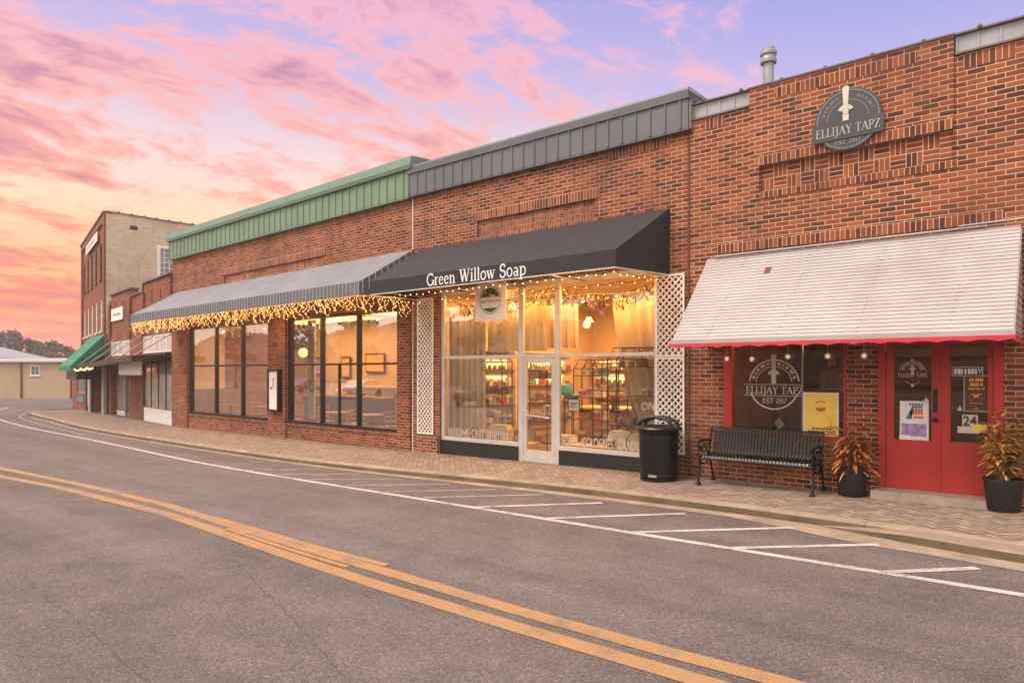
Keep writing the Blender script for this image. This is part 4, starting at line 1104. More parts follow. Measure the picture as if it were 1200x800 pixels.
r1_,z1_=etagere(-10.18,.95,.95,1.95,'black wire display rack with curled crown in left soap shop window')
r2_,z2_=etagere(-6.35,.72,1.05,1.98,'black wire display rack with curled crown in right soap shop window')
r3_,z3_=etagere(-7.25,1.25,.60,1.9,'narrow black display rack behind the shop notice',False,5)
PC=[paint('soap_cream',(.55,.42,.26),.6),paint('soap_pink',(.55,.25,.22),.6),paint('soap_green',(.20,.28,.14),.6),paint('soap_brown',(.22,.11,.05),.6),paint('soap_blue',(.12,.22,.32),.6),paint('box_white',(.60,.52,.40),.6),paint('box_red',(.45,.10,.07),.6),paint('bottle_amber',(.30,.12,.03),.25)]
CN=['cream','pink','green','brown','blue','white','red','amber']
cnt={}
def product(x,y,z,k,kind,where):
    lab_=f'{CN[k]} {kind} {where}'
    o=empty({'bottle':'bottle','box':'gift_box','jar':'jar','basket':'basket'}[kind],lab_,kind,(x,y,z),rnd.uniform(-.3,.3),'soap goods '+where)
    o.scale=(1.25,1.25,1.25) if 'rack' in where else (1.1,1.1,1.1)
    mb=MB()
    if kind=='bottle':
        h=rnd.uniform(.14,.22); r=.032; mb.lathe(0,0,[(r,0),(r*1.05,h*.1),(r,h*.65),(r*.4,h*.78),(r*.4,h*.86)],12); mb.build('body',PC[k],o,True)
        mb=MB(); mb.lathe(0,0,[(r*.5,h*.86),(r*.5,h),(0,h)],10); mb.build('cap',M['black'],o)
    elif kind=='jar':
        h=.10; r=.045; mb.lathe(0,0,[(r,0),(r,h*.75),(r*.8,h*.8)],14); mb.build('body',PC[k],o,True); mb=MB(); mb.lathe(0,0,[(r*.9,h*.8),(r*.9,h),(0,h)],14); mb.build('lid',M['galv'],o)
    elif kind=='box':
        w,h,d=rnd.uniform(.09,.17),rnd.uniform(.09,.2),.09
        mb.box(-w/2,w/2,-d/2,d/2,0,h*.72); mb.build('body',PC[k],o); mb=MB(); mb.box(-w/2-.005,w/2+.005,-d/2-.005,d/2+.005,h*.72,h); mb.build('lid',PC[5],o)
    else:
        mb.lathe(0,0,[(.09,0),(.13,.12),(.12,.12),(.085,.02)],16); mb.build('body',M['wood'],o,True); mb=MB(); mb.tube([(.12*math.cos(a),0,.12+.12*math.sin(a)) for a in [math.pi*i/8 for i in range(9)]],.008,5); mb.build('handle',M['darkwood'],o)
for (rx,ry,w,zs,wh) in ((-10.18,.95,.8,z1_,'on the left window rack'),(-6.35,.72,.9,z2_,'on the right window rack'),(-7.25,1.25,.46,z3_,'on the narrow window rack')):
    for z in zs[:-1] if wh!='on the right window rack' else zs:
        n=rnd.randint(2,4) if w>.5 else 2
        for q in range(n):
            product(rx-w/2+w*(q+.5)/n+rnd.uniform(-.03,.03),ry+rnd.uniform(-.08,.05),z,rnd.randrange(8),rnd.choice(['bottle','box','jar','box','basket' if w>.5 else 'jar']),wh)
for (x0,x1,y0,z,n,wh) in ((-10.5,-8.8,.32,.52,9,'on display platform of left shop window'),(-7.4,-5.75,.30,.60,8,'on display platform of right shop window')):
    for q in range(n): product(x0+(x1-x0)*(q+.5)/n,y0+rnd.uniform(-.02,.22),z,rnd.randrange(8),rnd.choice(['box','jar','basket','bottle']),wh)
r4_,z4_=etagere(-9.15,1.35,.75,1.75,'second black wire display rack behind left soap shop window',True)
r5_,z5_=etagere(-8.3,2.3,.9,1.8,'black wire display rack facing the soap shop door',True)
for (rx,ry,w,zs,wh) in ((-9.15,1.35,.62,z4_,'on the second left window rack'),(-8.3,2.3,.75,z5_,'on the rack facing the shop door')):
    for z in zs:
        for q in range(4): product(rx-w/2+w*(q+.5)/4,ry+rnd.uniform(-.08,.06),z,rnd.randrange(8),rnd.choice(['bottle','box','jar','box']),wh)
hb=MB()
# back wall shelves with lights
for bx,by,bw,br,nm in ((-10.0,6.85,2.5,0,'back wall'),(-7.1,6.85,2.6,0,'far back wall'),(-11.12,2.1,1.7,90,'near left wall'),(-11.12,4.4,2.2,90,'far left wall')):
    o=empty('wall_shelf',f'lit wooden wall shelves full of soap goods, {nm} unit','shelf',(bx,by,.24),R(br)); mb=MB()
    mb.box(-bw/2,bw/2,.28,.32,.2,2.25); mb.box(-bw/2-.04,-bw/2,-.02,.32,0,2.3); mb.box(bw/2,bw/2+.04,-.02,.32,0,2.3); mb.box(-bw/2,bw/2,-.02,.32,2.25,2.3); mb.build('cabinet',M['cream'],o)
    for z in (.5,.95,1.4,1.8):
        mb=MB(); mb.box(-bw/2,bw/2,0,.28,z-.02,z); mb.build('board',M['wood'],o)
        if z>1: mb=MB(); mb.box(-bw/2+.03,bw/2-.03,.255,.275,z+.02,z+.26); mb.build('light_panel',M['lightstrip'],o)
        n=int(bw/.17)
        for q in range(n):
            lx=-bw/2+bw*(q+.5)/n+rnd.uniform(-.03,.03); c_,s_=math.cos(R(br)),math.sin(R(br))
            product(bx+lx*c_-.12*s_,by+lx*s_+.12*c_,.24+z,rnd.randrange(8),rnd.choice(['bottle','jar','box','box']),f'on the {nm} lit shelves')
ct=empty('shop_counter','brown wooden counter with pale top inside soap shop','counter',(-8.1,3.6,.24))
mb=MB(); mb.box(-1.3,1.0,-.3,.3,0,.86); mb.build('body',M['wood'],ct); mb=MB(); mb.box(-1.36,1.06,-.36,.36,.86,.91); mb.build('top',M['cream'],ct)
tb2=empty('display_table','small table under pale cloth behind the right soap shop window','table',(-6.95,1.9,.24))
mb=MB(); mb.prism([(-.5,.0),(.5,0),(.46,.62),(-.46,.62)],-.3,.3); mb.build('cloth',M['cream'],tb2); mb=MB(); mb.box(-.5,.5,-.34,.34,.62,.66); mb.build('top',M['wood'],tb2)
def crate(x,y,z,w,h,d,k,label):
    o=empty('display_box',label,'box',(x,y,z),rnd.uniform(-.2,.2)); mb=MB(); mb.prism([(-w/2,0),(w/2,0),(w/2,h*.7),(w/2-.06,h),(-w/2+.06,h),(-w/2,h*.7)],-d/2,d/2); mb.build('body',PC[k],o); mb=MB(); mb.box(-w/2+.05,w/2-.05,-d/2-.004,d/2+.004,h*.2,h*.5); mb.build('label',PC[5],o)
crate(-9.55,.55,.52,.50,.34,.25,0,'cream box with sloped corners on floor of left shop window')
crate(-8.95,.50,.52,.22,.28,.2,3,'small brown box by the door side of left shop window')
crate(-6.55,.45,.60,.42,.30,.2,5,'white box behind the window letters, left of the bin')
crate(-6.12,.42,.60,.36,.27,.2,0,'cream box behind the window letters, hidden partly by the bin')
crate(-8.15,1.0,.24,.4,.45,.3,0,'cream box standing inside the soap shop door')
mb=MB(); mb.box(-10.75,-8.66,.16,.8,.24,.52); tag(mb.build('window_display_base',M['tan']),'tan display platform inside left soap shop window','platform')
mb=MB(); mb.box(-7.62,-5.6,.16,.62,.24,.60); tag(mb.build('window_display_base',M['tan']),'tan display platform inside right soap shop window','platform')
th=empty('teal_hat','teal hat shown on a stand behind the soap shop door','hat',(-8.55,1.5,1.52)); mb=MB(); mb.lathe(0,0,[(.19,0),(.185,.1),(.13,.19),(0,.22)],18); mb.build('crown',M['teal'],th,True); mb=MB(); mb.disc(0,0,.2,.2,-.01,.01,16,180,360); b_=mb.build('brim',M['teal'],th); b_.rotation_euler=(R(75),0,0); b_.location=(.05,-.1,.01)
mb=MB(); mb.lathe(0,0,[(.14,-1.28),(.14,-1.26),(.015,-1.25),(.015,0)],10); mb.build('stand',M['black'],th)
dome=empty('teal_bowl','teal bowl on a stand below the teal hat','bowl',(-8.25,1.35,1.38)); mb=MB(); mb.lathe(0,0,[(.06,0),(.17,.08),(.19,.12),(.17,.12),(.05,.02)],18); mb.build('bowl',M['teal'],dome,True); mb=MB(); mb.lathe(0,0,[(.12,-1.13),(.12,-1.12),(.012,-1.1),(.012,0)],10); mb.build('stand',M['black'],dome)
sans_o=empty('letter_ornament','white block letters standing on right window rack','ornament',(-6.0,.50,1.30)); sans('letters','ON',.2,M['paper'],sans_o,(-.13,0,0),fit=.26,ext=.015)
def pendant(x,y,z,zc,label,r=.09,mat='globe',group=None,cat='pendant lamp'):
    o=empty('pendant_lamp',label,cat,(x,y,z),0,group); mb=MB(); mb.ball((0,0,0),r,16); mb.build('globe',M[mat],o,True); mb=MB(); mb.tube([(0,0,r*.9),(0,0,zc-z)],.008,5); mb.lathe(0,0,[(.035,r*.85),(.04,r+.05),(.02,r+.09)],12); mb.build('cord',M['black'],o)
pendant(-9.1,3.2,3.12,3.85,'small glass pendant lamp hanging inside soap shop near the middle')
fx=empty('ceiling_fan_lamp','dark arm lamp with glass shade hanging inside soap shop','lamp',(-8.05,1.7,3.05)); mb=MB(); mb.lathe(0,0,[(.10,.0),(.05,.09),(.02,.11)],14,cap=False); mb.build('shade',M['globe'],fx,True); mb=MB(); mb.tube([(0,0,.1),(0,0,.8)],.008,5); mb.tube([(-.18,0,.03),(0,0,.08),(.18,0,.03)],.01,5); mb.build('arm',M['bronze'],fx)

def light(name,typ,loc,energy,col,size=.3,rot=(0,0,0),sy=None):
    l=bpy.data.lights.new(name,typ); l.energy=energy; l.color=col
    if typ=='AREA':
        l.shape='RECTANGLE'; l.size=size; l.size_y=sy or size
    elif typ=='POINT': l.shadow_soft_size=size
    o=bpy.data.objects.new(name,l); COL.objects.link(o); o.location=loc; o.rotation_euler=rot; return o
WARM=(1,.52,.165)
light('shop_ceiling_light','AREA',(-8.2,2.6,3.8),250,WARM,5.4,sy=3.2)
light('shop_ceiling_light','AREA',(-8.2,5.6,3.8),55,WARM,5.0,sy=1.6)
light('shop_window_light','AREA',(-8.2,.24,3.70),85,WARM,5.0,sy=.25,rot=(R(25),0,0))
light('bar_light','POINT',(-3.0,.9,2.5),34,(1,.6,.28),.12)
light('bar_light','POINT',(-1.6,3.5,2.9),34,(1,.5,.22),.15)
# fairy lights under the black awning
fl_=empty('fairy_lights','string of warm fairy lights looped under black awning edge','string lights',(0,0,0))
mb=MB(); bpos=[]
path=[(-11.40,-.1,3.57),(-11.33,BY+.06,3.56),(-5.52,BY+.06,3.56),(-5.40,-.1,3.57)]
seq=[]
for a,b in zip(path,path[1:]):
    l=math.dist(a,b); n=int(l/.055)
    for k in range(n):
        t=k/n; seq.append((a[0]+(b[0]-a[0])*t,a[1]+(b[1]-a[1])*t,a[2]+(b[2]-a[2])*t-.035*abs(math.sin(k*.42))))
mb.tube(seq,.005,4)
for k in range(0,len(seq),3 if len(seq)<240 else 4):
    p=seq[k]; bpos.append((p[0],p[1]+rnd.uniform(-.02,.02),p[2]-.025))
row=[(-10.7+5.0*k/40,-.05,3.60-.05*abs(math.sin(k*.8))) for k in range(41)]
mb.tube(row,.005,4)
for k in range(0,41,2): bpos.append((row[k][0],row[k][1]-.01,row[k][2]-.02))
mb.build('cable',M['black'],fl_)
bl=MB(); bl.ball((0,0,0),.0105,8)
for k,p in enumerate(bpos):
    if k==0: b0=bl.build('bulb',M['bulb'],fl_,True); b0.location=p
    else:
        b_=b0.copy(); COL.objects.link(b_); b_.location=p
for x in (-10.4,-7.8,-6.9,-6.0): light('fairy_glow','POINT',(x,-.95,3.42),9,(1,.5,.16),.015)
wbo=empty('bulb_string','row of larger warm bulbs inside top of soap shop windows','string lights'); 
for k in range(7):
    wb=MB(); wb.ball((-9.6+k*.62,.26,3.38+.03*math.sin(k*2)),.022,10); wb.build('bulb',M['bulb'],wbo,True)
mb=MB(); mb.tube([(-10.6,.26,3.48)]+[(-9.6+k*.62,.26,3.43+.03*math.sin(k*2)) for k in range(7)]+[(-5.7,.26,3.5)],.005,4); mb.build('cable',M['black'],wbo)

# ================================================================== CAFE (green metal parapet)
CA=math.atan2(-.42,13.08); CL=(-11.74,0,0)
def CW(x,y,z=0): c,s=math.cos(CA),math.sin(CA); return (CL[0]+x*c-y*s,CL[1]+x*s+y*c,z)
CAFE=empty('brick_cafe','red brick cafe with green metal parapet and two big dark framed windows','building',CL,CA)
W1=(-11.76,-6.39);W2=(-5.38,-.50)
mb=MB(); wall(mb,-13.09,-.02,-.3,6.0,[(W1[0],W1[1],.58,3.5,.16),(W2[0],W2[1],.58,3.5,.16),(-9.2,-3.6,4.62,5.05,.03)]); shell(mb,-13.09,-.02,0,9,-.3,5.9)
mb.box(-6.36,-5.41,-.06,.0,-.2,4.55); mb.box(-.49,-.03,-.05,.0,-.2,4.55); mb.box(-13.085,-11.8,-.05,0,-.2,4.55)
mb.build('wall',M['brick_cafe'],CAFE)
mb=MB(); basket(mb,-9.2,-3.6,4.62,5.05,.028); soldier(mb,-9.3,-3.5,5.05,5.24,-.02,0); soldier(mb,-12.6,-.6,5.82,5.97,-.006,0)
for a,b in (W1,W2): soldier(mb,a-.02,b+.02,.50,.575,-.03,0)
mb.build('brick_trim',M['stack'],CAFE)
mb=MB(); mb.box(-13.09,-.01,-.12,.3,5.97,6.60); x=-13.07
while x<-.02: mb.prism([(x-.02,-.12),(x-.012,-.145),(x+.012,-.145),(x+.02,-.12)],5.975,6.598,'z'); x+=.30
mb.box(-13.09,-.01,-.115,0,5.94,5.97)
gf=mb.build('fascia',M['greenmetal'],CAFE)
mb=MB(); mb.prism([(-.19,6.575),(-.21,6.66),(-.16,6.86),(.40,6.90),(.40,6.575)],-13.16,.16,'x'); mb.build('trim',M['greencap'],gf)
mb=MB(); mb.box(-13.08,-.03,.3,9,5.86,5.92); mb.build('roof',M['coping'],CAFE)
for (a,b),ms in ((W1,(-9.85,-8.08)),(W2,(-3.74,-2.12))):
    f=MB(); e=[a]+list(ms)+[b]
    f.box(a,a+.14,.02,.13,.58,3.5); f.box(b-.05,b,.02,.13,.58,3.5)
    for x in ms: f.box(x-.04,x+.04,.015,.13,.58,3.5)
    for p,q in zip(e,e[1:]):
        xa=p+(.14 if p==a else .04); xb=q-(.05 if q==b else .04)
        f.box(xa,xb,.025,.12,2.16,2.21); f.box(xa,xb,.0,.13,.58,.64); f.box(xa,xb,.02,.13,3.42,3.5)
    if a==W2[0]: f.box(-2.98,-2.95,.03,.1,.64,2.16)
    f.box(a-.03,b+.03,-.045,.02,.575,.60)
    wo=f.build('window',M['bronze'],CAFE)
    g_=MB()
    for p,q in zip(e,e[1:]):
        xa=p+(.14 if p==a else .04); xb=q-(.05 if q==b else .04)
        g_.box(xa,xb,.065,.07,.64,2.16); g_.box(xa,xb,.065,.07,2.21,3.42)
    g_.build('pane',M['glass_cafe'],wo)
mb=MB(); room(mb,-12.9,-.3,.17,5.0,.1,3.9); mb.build('interior_room',[M['tan'],M['plankfloor']],CAFE)
# striped grey awning
M['awngrey']=paint('grey_awning_canvas',(.175,.175,.205),.8,0,.16,1.6,.15,120)
M['awnstripe']=paint('dark_grey_valance',(.11,.115,.14),.8,0,.12,3,.1)
gy=-1.5; xl,xr=-12.78,.06; ztop,zf,zl=4.78,3.90,3.62
mb=MB(); mb.mi=0; n=40
def sag(u,v): return -.012*math.sin(v*math.pi)*(1+.12*math.sin(u*40))
for i in range(n):
    for j in range(6):
        P=lambda a,b:(xl+(xr-xl)*a/n,-.005+(gy+.005)*b/6,ztop+(zf-ztop)*b/6+sag(a/n,b/6))
        mb.face([P(i,j+1),P(i+1,j+1),P(i+1,j),P(i,j)])
mb.mi=1
for x in (xl,xr): mb.face([(x,-.005,3.68),(x,gy,zl),(x,gy,zf),(x,-.005,ztop)])
mb.mi=1
n=90
for i in range(n):
    xa,xb=xl+(xr-xl)*i/n,xl+(xr-xl)*(i+1)/n
    mb.face([(xa,gy-.004,zl),(xb,gy-.004,zl),(xb,gy-.004,zf+.005),(xa,gy-.004,zf+.005)])
mb.mi=2
x=xl+.05
while x<xr:
    mb.box(x,x+.008,gy-.010,gy-.006,zl,zf); x+=.145
for k in range(9):
    t=(k+.5)/9; y=gy*(1-t); zt_=zf+(ztop-zf)*t; mb.box(xr+.003,xr+.007,y-.009,y+.009,zt_-.28 if t<.9 else zt_-.12,zt_-.01)
ga=mb.build('awning',[M['awngrey'],M['awnstripe'],M['cord']],CAFE)
mb=MB(); mb.tube([(xl+.04,gy+.04,zl+.05),(xr-.04,gy+.04,zl+.05)],.018,6)
for k in range(8):
    x=xl+.1+(xr-xl-.2)*k/7; mb.tube([(x,gy+.04,zl+.05),(x,-.02,3.7)],.014,6)
mb.build('frame',M['galv'],ga)
# icicle lights
ic=empty('icicle_lights','long row of tangled glowing icicle lights hanging under grey awning','string lights',CL,CA)
mb=MB(); mb.tube([(xl+.02,gy+.02,zl-.01),(xr-.03,gy+.02,zl-.01)],.007,4); mb.tube([(xr-.03,gy+.02,zl-.01),(xr+.0,-.1,3.64)],.007,4); mb.build('cable',M['glowwire'],ic)
rs=random.Random(21); sm=MB(); bm_=MB(); ns=150
for i in range(ns):
    u=(i+.5)/ns
    if i<136: bx,by=xl+.05+(xr-xl-.1)*i/136,gy+.02
    else: bx,by=xr-.02,gy+.05+(i-136)*.10
    ln=rs.choice((.12,.20,.28,.36,.26)); pts=[]; ph=rs.uniform(0,6)
    loop=rs.random()<.35
    m_=9
    for k in range(m_+1):
        t=k/m_
        ox=.035*math.sin(ph+t*9)*(.3+t)+ (.10*math.sin(t*math.pi) if loop else 0)
        zz=zl-.02-ln*(math.sin(t*math.pi) if loop else t)
        pts.append((bx+ox+(.12*t if loop else 0),by+.03*math.cos(ph+t*7),zz))
    sm.tube(pts,.0036,3)
    for k in range(1,m_+1,2): bm_.ball(pts[k],.0075,5)
tag(sm.build('strand',M['glowwire'],ic),kind='stuff'); M['icebulb']=emitmat('icicle_bulb',(1,.52,.16),2.4)
tag(bm_.build('bulbs',M['icebulb'],ic),kind='stuff')
for x in (-11,-8.2,-5.4,-2.4): light('icicle_glow','POINT',CW(x,-.7,3.35),8,(1,.5,.16),.015)
# notice box on pier
nb=empty('notice_box','tall dark framed notice case with white sheets on cafe brick pier','notice case',CW(-5.88,-.06,.86),CA)
mb=MB()
for a,b,c,d in ((-.30,-.24,0,1.2),(.24,.30,0,1.2),(-.24,.24,0,.06),(-.24,.24,1.14,1.2)): mb.box(a,b,-.13,0,c,d)
mb.build('frame',M['bronze'],nb); mb=MB(); mb.box(-.24,.24,-.10,-.005,.06,1.14); mb.build('backing',M['paper'],nb)
mb=MB(); mb.box(-.20,.21,-.106,-.10,.12,.5); mb.box(-.20,.21,-.106,-.10,.52,1.1); mb.build('sheet',M['signwhite'],nb)
mb=MB(); mb.box(-.02,.03,-.110,-.106,.68,.95); mb.disc(-.10,.66,.07,.04,-.110,-.106,14); mb.box(.03,.14,-.110,-.106,.93,.95); mb.build('print',M['inkred'],nb)
# cafe inside
mb=MB(); mb.box(-12.85,-.35,4.93,4.99,.1,1.35); mb.box(-12.85,-.35,4.90,4.99,1.35,1.42); mb.box(-12.89,-12.83,.2,4.9,.1,1.35); mb.build('added_wainscot',M['brownwall'],CAFE)  # dark panelling added so the lower half of the windows looks darker
for k,(x,z,w_,h_) in enumerate(((-11.6,2.2,.9,.7),(-9.7,2.15,.6,.8),(-7.9,2.3,1.1,.7),(-5.3,2.2,.7,.9),(-3.4,2.25,1.0,.7),(-1.5,2.2,.6,.8))):
    o=empty('wall_picture','framed picture on the back wall of cafe, number %s from the far end'%('one','two','three','four','five','six')[k],'picture',CW(x,4.95,z),CA)
    mb=MB(); mb.box(-w_/2,w_/2,-.04,0,-h_/2,h_/2); mb.build('frame',M['darkwood'],o); mb=MB(); mb.box(-w_/2+.06,w_/2-.06,-.045,-.04,-h_/2+.06,h_/2-.06); mb.build('print',M[('lilac','tan','inkorange','cream','posterbrown','tan')[k]],o)
ck=empty('cafe_counter','long dark wood service counter at back of cafe','counter',CW(-8.2,3.9,.1),CA); mb=MB(); mb.box(-2.3,2.3,-.3,.3,0,1.0); mb.build('body',M['darkwood'],ck); mb=MB(); mb.box(-2.36,2.36,-.36,.36,1.0,1.05); mb.build('top',M['wood'],ck)
cf=empty('coffee_machine','steel coffee machine standing on cafe counter','coffee machine',CW(-8.9,3.9,1.15),CA); mb=MB(); mb.prism([(-.25,0),(.25,0),(.25,.12),(.1,.14),(.1,.32),(.27,.34),(.27,.46),(-.25,.46)],-.35,.35,'x'); mb.build('body',M['alu'],cf); mb=MB(); mb.box(-.3,.3,-.2,.2,.461,.48); mb.build('cup_rail',M['black'],cf)
WA=(1,.56,.22)
light('cafe_ceiling_light','AREA',CW(-3.0,2.6,3.8),270,WA,5.0,(0,0,CA),3.5); light('cafe_ceiling_light','AREA',CW(-9.0,2.6,3.8),270,WA,5.0,(0,0,CA),3.5)
for x,y,z,nm in ((-8.35,2.3,2.62,'round glowing globe lamp hanging in left cafe window'),(-2.5,1.9,2.66,'round glowing globe lamp hanging in right cafe window')):
    p=CW(x,y,z); pendant(*p,3.9,nm,.16,group='globe lamps in the cafe')
curtain('sheer_curtain',-17.02,-16.62,.75,.64,3.45,'narrow pale curtain at left edge of right cafe window',0,4)
def table(loc,label):
    o=empty('cafe_table',label,'table',loc,0,'tables in the cafe'); mb=MB(); mb.lathe(0,0,[(.36,.72),(.38,.73),(.38,.75),(0,.75)],24); mb.build('tabletop',M['wood'],o); mb=MB(); mb.lathe(0,0,[(.22,0),(.22,.02),(.03,.05),(.03,.72)],14); mb.build('pedestal',M['black'],o); return o
def chair(loc,rz,label):
    o=empty('cafe_chair',label,'chair',loc,rz,'chairs in the cafe'); mb=MB(); mb.box(-.2,.2,-.2,.2,.44,.47); mb.build('seat',M['wood'],o)
    mb=MB()
    for x in (-.18,.18): mb.box(x-.015,x+.015,.17,.2,.47,.9)
    for z in (.6,.72,.85): mb.box(-.165,.165,.175,.195,z-.025,z+.025)
    mb.build('backrest',M['wood'],o)
    for x in (-.17,.17):
        for y in (-.17,.17): q=MB(); q.tube([(x,y,.44),(x*1.1,y*1.1,0)],.016,6); q.build('leg',M['darkwood'],o)
    return o
fz=.1
tabs=[(-10.8,1.0),(-8.9,1.3),(-7.3,1.0),(-4.5,1.1),(-2.9,1.0),(-1.3,1.2)]
where=['at left end of left window','in middle of left window','at right end of left window','at left end of right window','in middle of right window','at right end of right window']
t0=None;c0=None
for (x,y),w in zip(tabs,where):
    p=CW(x,y,fz); l_='round wooden cafe table '+w
    if not t0: t0=table(p,l_)
    else: dup(t0,p,label=l_)
    for k,(dx,rz) in enumerate(((-.62,R(90)),(.62,R(-90)))):
        q=CW(x+dx,y,fz); l_='wooden chair on %s side of cafe table '%('left','right')[k]+w
        if not c0: c0=chair(q,rz,l_)
        else: dup(c0,q,rz,l_)

# ================================================================== SMALL PARAPET SHOP
PA=math.atan2(-1.55,10.04); PL=(-24.84,.43,0)
def PW(x,y,z=0): c,s=math.cos(PA),math.sin(PA); return (PL[0]+x*c-y*s,PL[1]+x*s+y*c,z)
PS=empty('parapet_shop','small brick shop with stepped parapet between cafe and three storey building','building',PL,PA)
mb=MB(); opsP=[(-4.2,-.12,-.1,2.45,.2),(-4.2,-.12,2.72,3.40,.1),(-9.98,-6.38,-.1,2.3,.5),(-9.98,-6.38,2.72,3.36,.1)]
wall(mb,-10.4,-.01,-.4,5.12,opsP); shell(mb,-10.4,-.01,0,9,-.4,4.6)
mb.box(-10.4,-.01,.002,.3,5.10,5.118)
for a,b,t in ((-4.0,-.4,5.50),(-9.9,-6.2,5.50),(-.4,-.01,5.2),(-6.2,-4.0,5.16),(-10.4,-9.9,5.28)): mb.box(a,b,-.0,.3,5.12,t)
for x in (-.25,-4.0,-6.2,-10.0): mb.box(x-.22 if x<-.3 else x-.2,x+.2,-.09,-.0,3.5,5.1)
for x in (-1.6,-2.8,-7.6,-8.8): mb.box(x-.05,x+.05,-.03,0,4.2,5.1)
mb.build('wall',M['brick_far'],PS)
mb=MB()
for a,b,t in ((-4.05,-.35,5.50),(-9.95,-6.15,5.50),(-6.15,-4.05,5.16)): mb.box(a,b,-.07,.34,t,t+.06)
mb.box(-.35,-.01,-.05,.34,5.2,5.25); mb.box(-4.06,-3.98,-.07,.34,5.16,5.5); mb.build('coping',M['coping'],PS)
mb=MB(); mb.box(-10.4,-.01,.3,9,4.55,4.6); mb.build('roof',M['coping'],PS)
def shopfront(parent,x0,x1,z0,z1,y,n,kick,mat,pm,nm='window',kp=False):
    f=MB(); p=MB(); w=(x1-x0)/n
    for i in range(n+1): f.box(max(x0,x0+w*i-.045),min(x1,x0+w*i+.045),y,y+.06,z0,z1)
    for i in range(n):
        a,b=x0+w*i+.045,x0+w*(i+1)-.045
        f.box(a,b,y,y+.06,z1-.08,z1); f.box(a,b,y,y+.05,z0,z0+kick); p.box(a,b,y+.02,y+.025,z0+kick,z1-.08)
    o=f.build(nm,mat,parent); p.build('pane',pm,o)
    if kp:
        k_=MB(); k_.box(x0,x1,y-.012,y-.001,z0,z0+kick); k_.build('kickplate',M['white'],o)
    return o
shopfront(PS,-4.2,-.12,-.05,2.45,.05,4,.62,M['bronze'],M['winlit'],kp=True)
shopfront(PS,-4.2,-.12,2.72,3.40,.02,5,.05,M['white'],M['winpale'])
shopfront(PS,-9.98,-6.38,2.72,3.36,.02,3,.05,M['white'],M['winpale'])
shopfront(PS,-9.98,-8.3,-.15,2.3,.25,2,.35,M['galv'],M['winlit'],kp=True)
shopfront(PS,-8.3,-7.3,-.15,2.3,.30,1,.3,M['galv'],M['winglass'],'door')
shopfront(PS,-7.3,-6.38,-.15,2.3,.25,1,.35,M['white'],M['winglass'])
mb=MB(); mb.box(-4.25,-.05,-.20,0,2.44,2.68); mb.box(-.2,.0,-.26,-.2,2.42,2.66); mb.build('sign_beam',M['bronze'],PS)
# flat metal canopy
mb=MB(); mb.face([(-11.2,-1.25,2.22),(-.3,-1.25,2.50),(-.3,-.01,2.56),(-11.2,-.01,2.28)]); 
for y0,y1,h in ((-1.27,-1.23,.19),(-.04,-.015,.1)): mb.face([(-11.2,y0,2.10),(-.3,y0,2.36),(-.3,y0,2.55),(-11.2,y0,2.29)]); mb.face([(-.3,y1,2.36),(-11.2,y1,2.10),(-11.2,y1,2.29),(-.3,y1,2.55)])
mb.face([(-.3,-1.27,2.36),(-.3,-.02,2.4),(-.3,-.02,2.6),(-.3,-1.27,2.55)]); mb.face([(-11.2,-.02,2.12),(-11.2,-1.27,2.10),(-11.2,-1.27,2.29),(-11.2,-.02,2.3)])
mb.face([(-11.2,-.01,2.18),(-.3,-.01,2.44),(-.3,-1.25,2.40),(-11.2,-1.25,2.14)])
cn=mb.build('canopy',M['bronze'],PS)
for k in range(5):
    x=-.5-2.5*k; mb=MB(); mb.tube([(x,-1.2,2.52-.025*k*2.5),(x+1.2,-.02,3.45)],.022,5); mb.build('tie_rod',M['galv'],PS)
mb=MB(); mb.box(-.37,.37,0,.02,0,.5)
ws=empty('wall_sign','small white board sign high on stepped parapet shop','sign',PW(-8.45,-.03,4.28),PA); mb=MB(); mb.box(-1.1,1.1,-.04,0,0,.56); mb.build('board',M['signwhite'],ws); mb=MB(); mb.box(-.7,-.1,-.045,-.04,.22,.32); mb.box(-.02,.75,-.045,-.04,.22,.32); mb.build('lettering',M['galv'],ws)
cs=empty('canopy_sign','beige board sign hanging below dark flat canopy','sign',PW(-3.55,-.60,1.86),PA); mb=MB(); mb.box(-1.75,1.75,-.03,.03,0,.54); mb.build('board',M['signwhite'],cs); mb=MB(); mb.tube([(-1,0,.5),(-1,0,.56)],.01,5); mb.tube([(1,0,.5),(1,0,.6)],.01,5); mb.build('hanger',M['black'],cs)

# ================================================================== THREE STOREY BUILDING
TA=math.atan2(-2.66,11.24); TL=(-35.98,2.2,0)
T3=empty('three_storey_building','tall three storey brick building with pale painted side wall','building',TL,TA)
mb=MB(); ops3=[]
xs3=[-10.3,-8.2,-6.15,-4.1,-1.9]
for x in (-10.2,-8.2,-6.2,-4.1,-1.95):
    ops3+= [(x-.42,x+.42,6.6,8.4,.15),(x-.42,x+.42,4.02,5.62,.15)]
wall(mb,-11.5,0,-.5,9.62,ops3); mb.mi=1
c_,s_=math.cos(-TA),math.sin(-TA)
side=(.05*c_-.999*s_,.05*s_+.999*c_); D3=14
B=(side[0]*D3,side[1]*D3); Cc=(B[0]-11.5,B[1])
sz0,sz1=-.5,9.66
WS=(2.40,3.15,6.75,8.28)
def sp(t,z): return (side[0]*t,side[1]*t,z)
ts=[0,WS[0],WS[1],D3]; zs_=[sz0,WS[2],WS[3],sz1]
for i in range(3):
    for j in range(3):
        if i==1 and j==1: continue
        mb.face([sp(ts[i],zs_[j]),sp(ts[i+1],zs_[j]),sp(ts[i+1],zs_[j+1]),sp(ts[i],zs_[j+1])],[(ts[i],zs_[j]),(ts[i+1],zs_[j]),(ts[i+1],zs_[j+1]),(ts[i],zs_[j+1])])
mb.mi=0
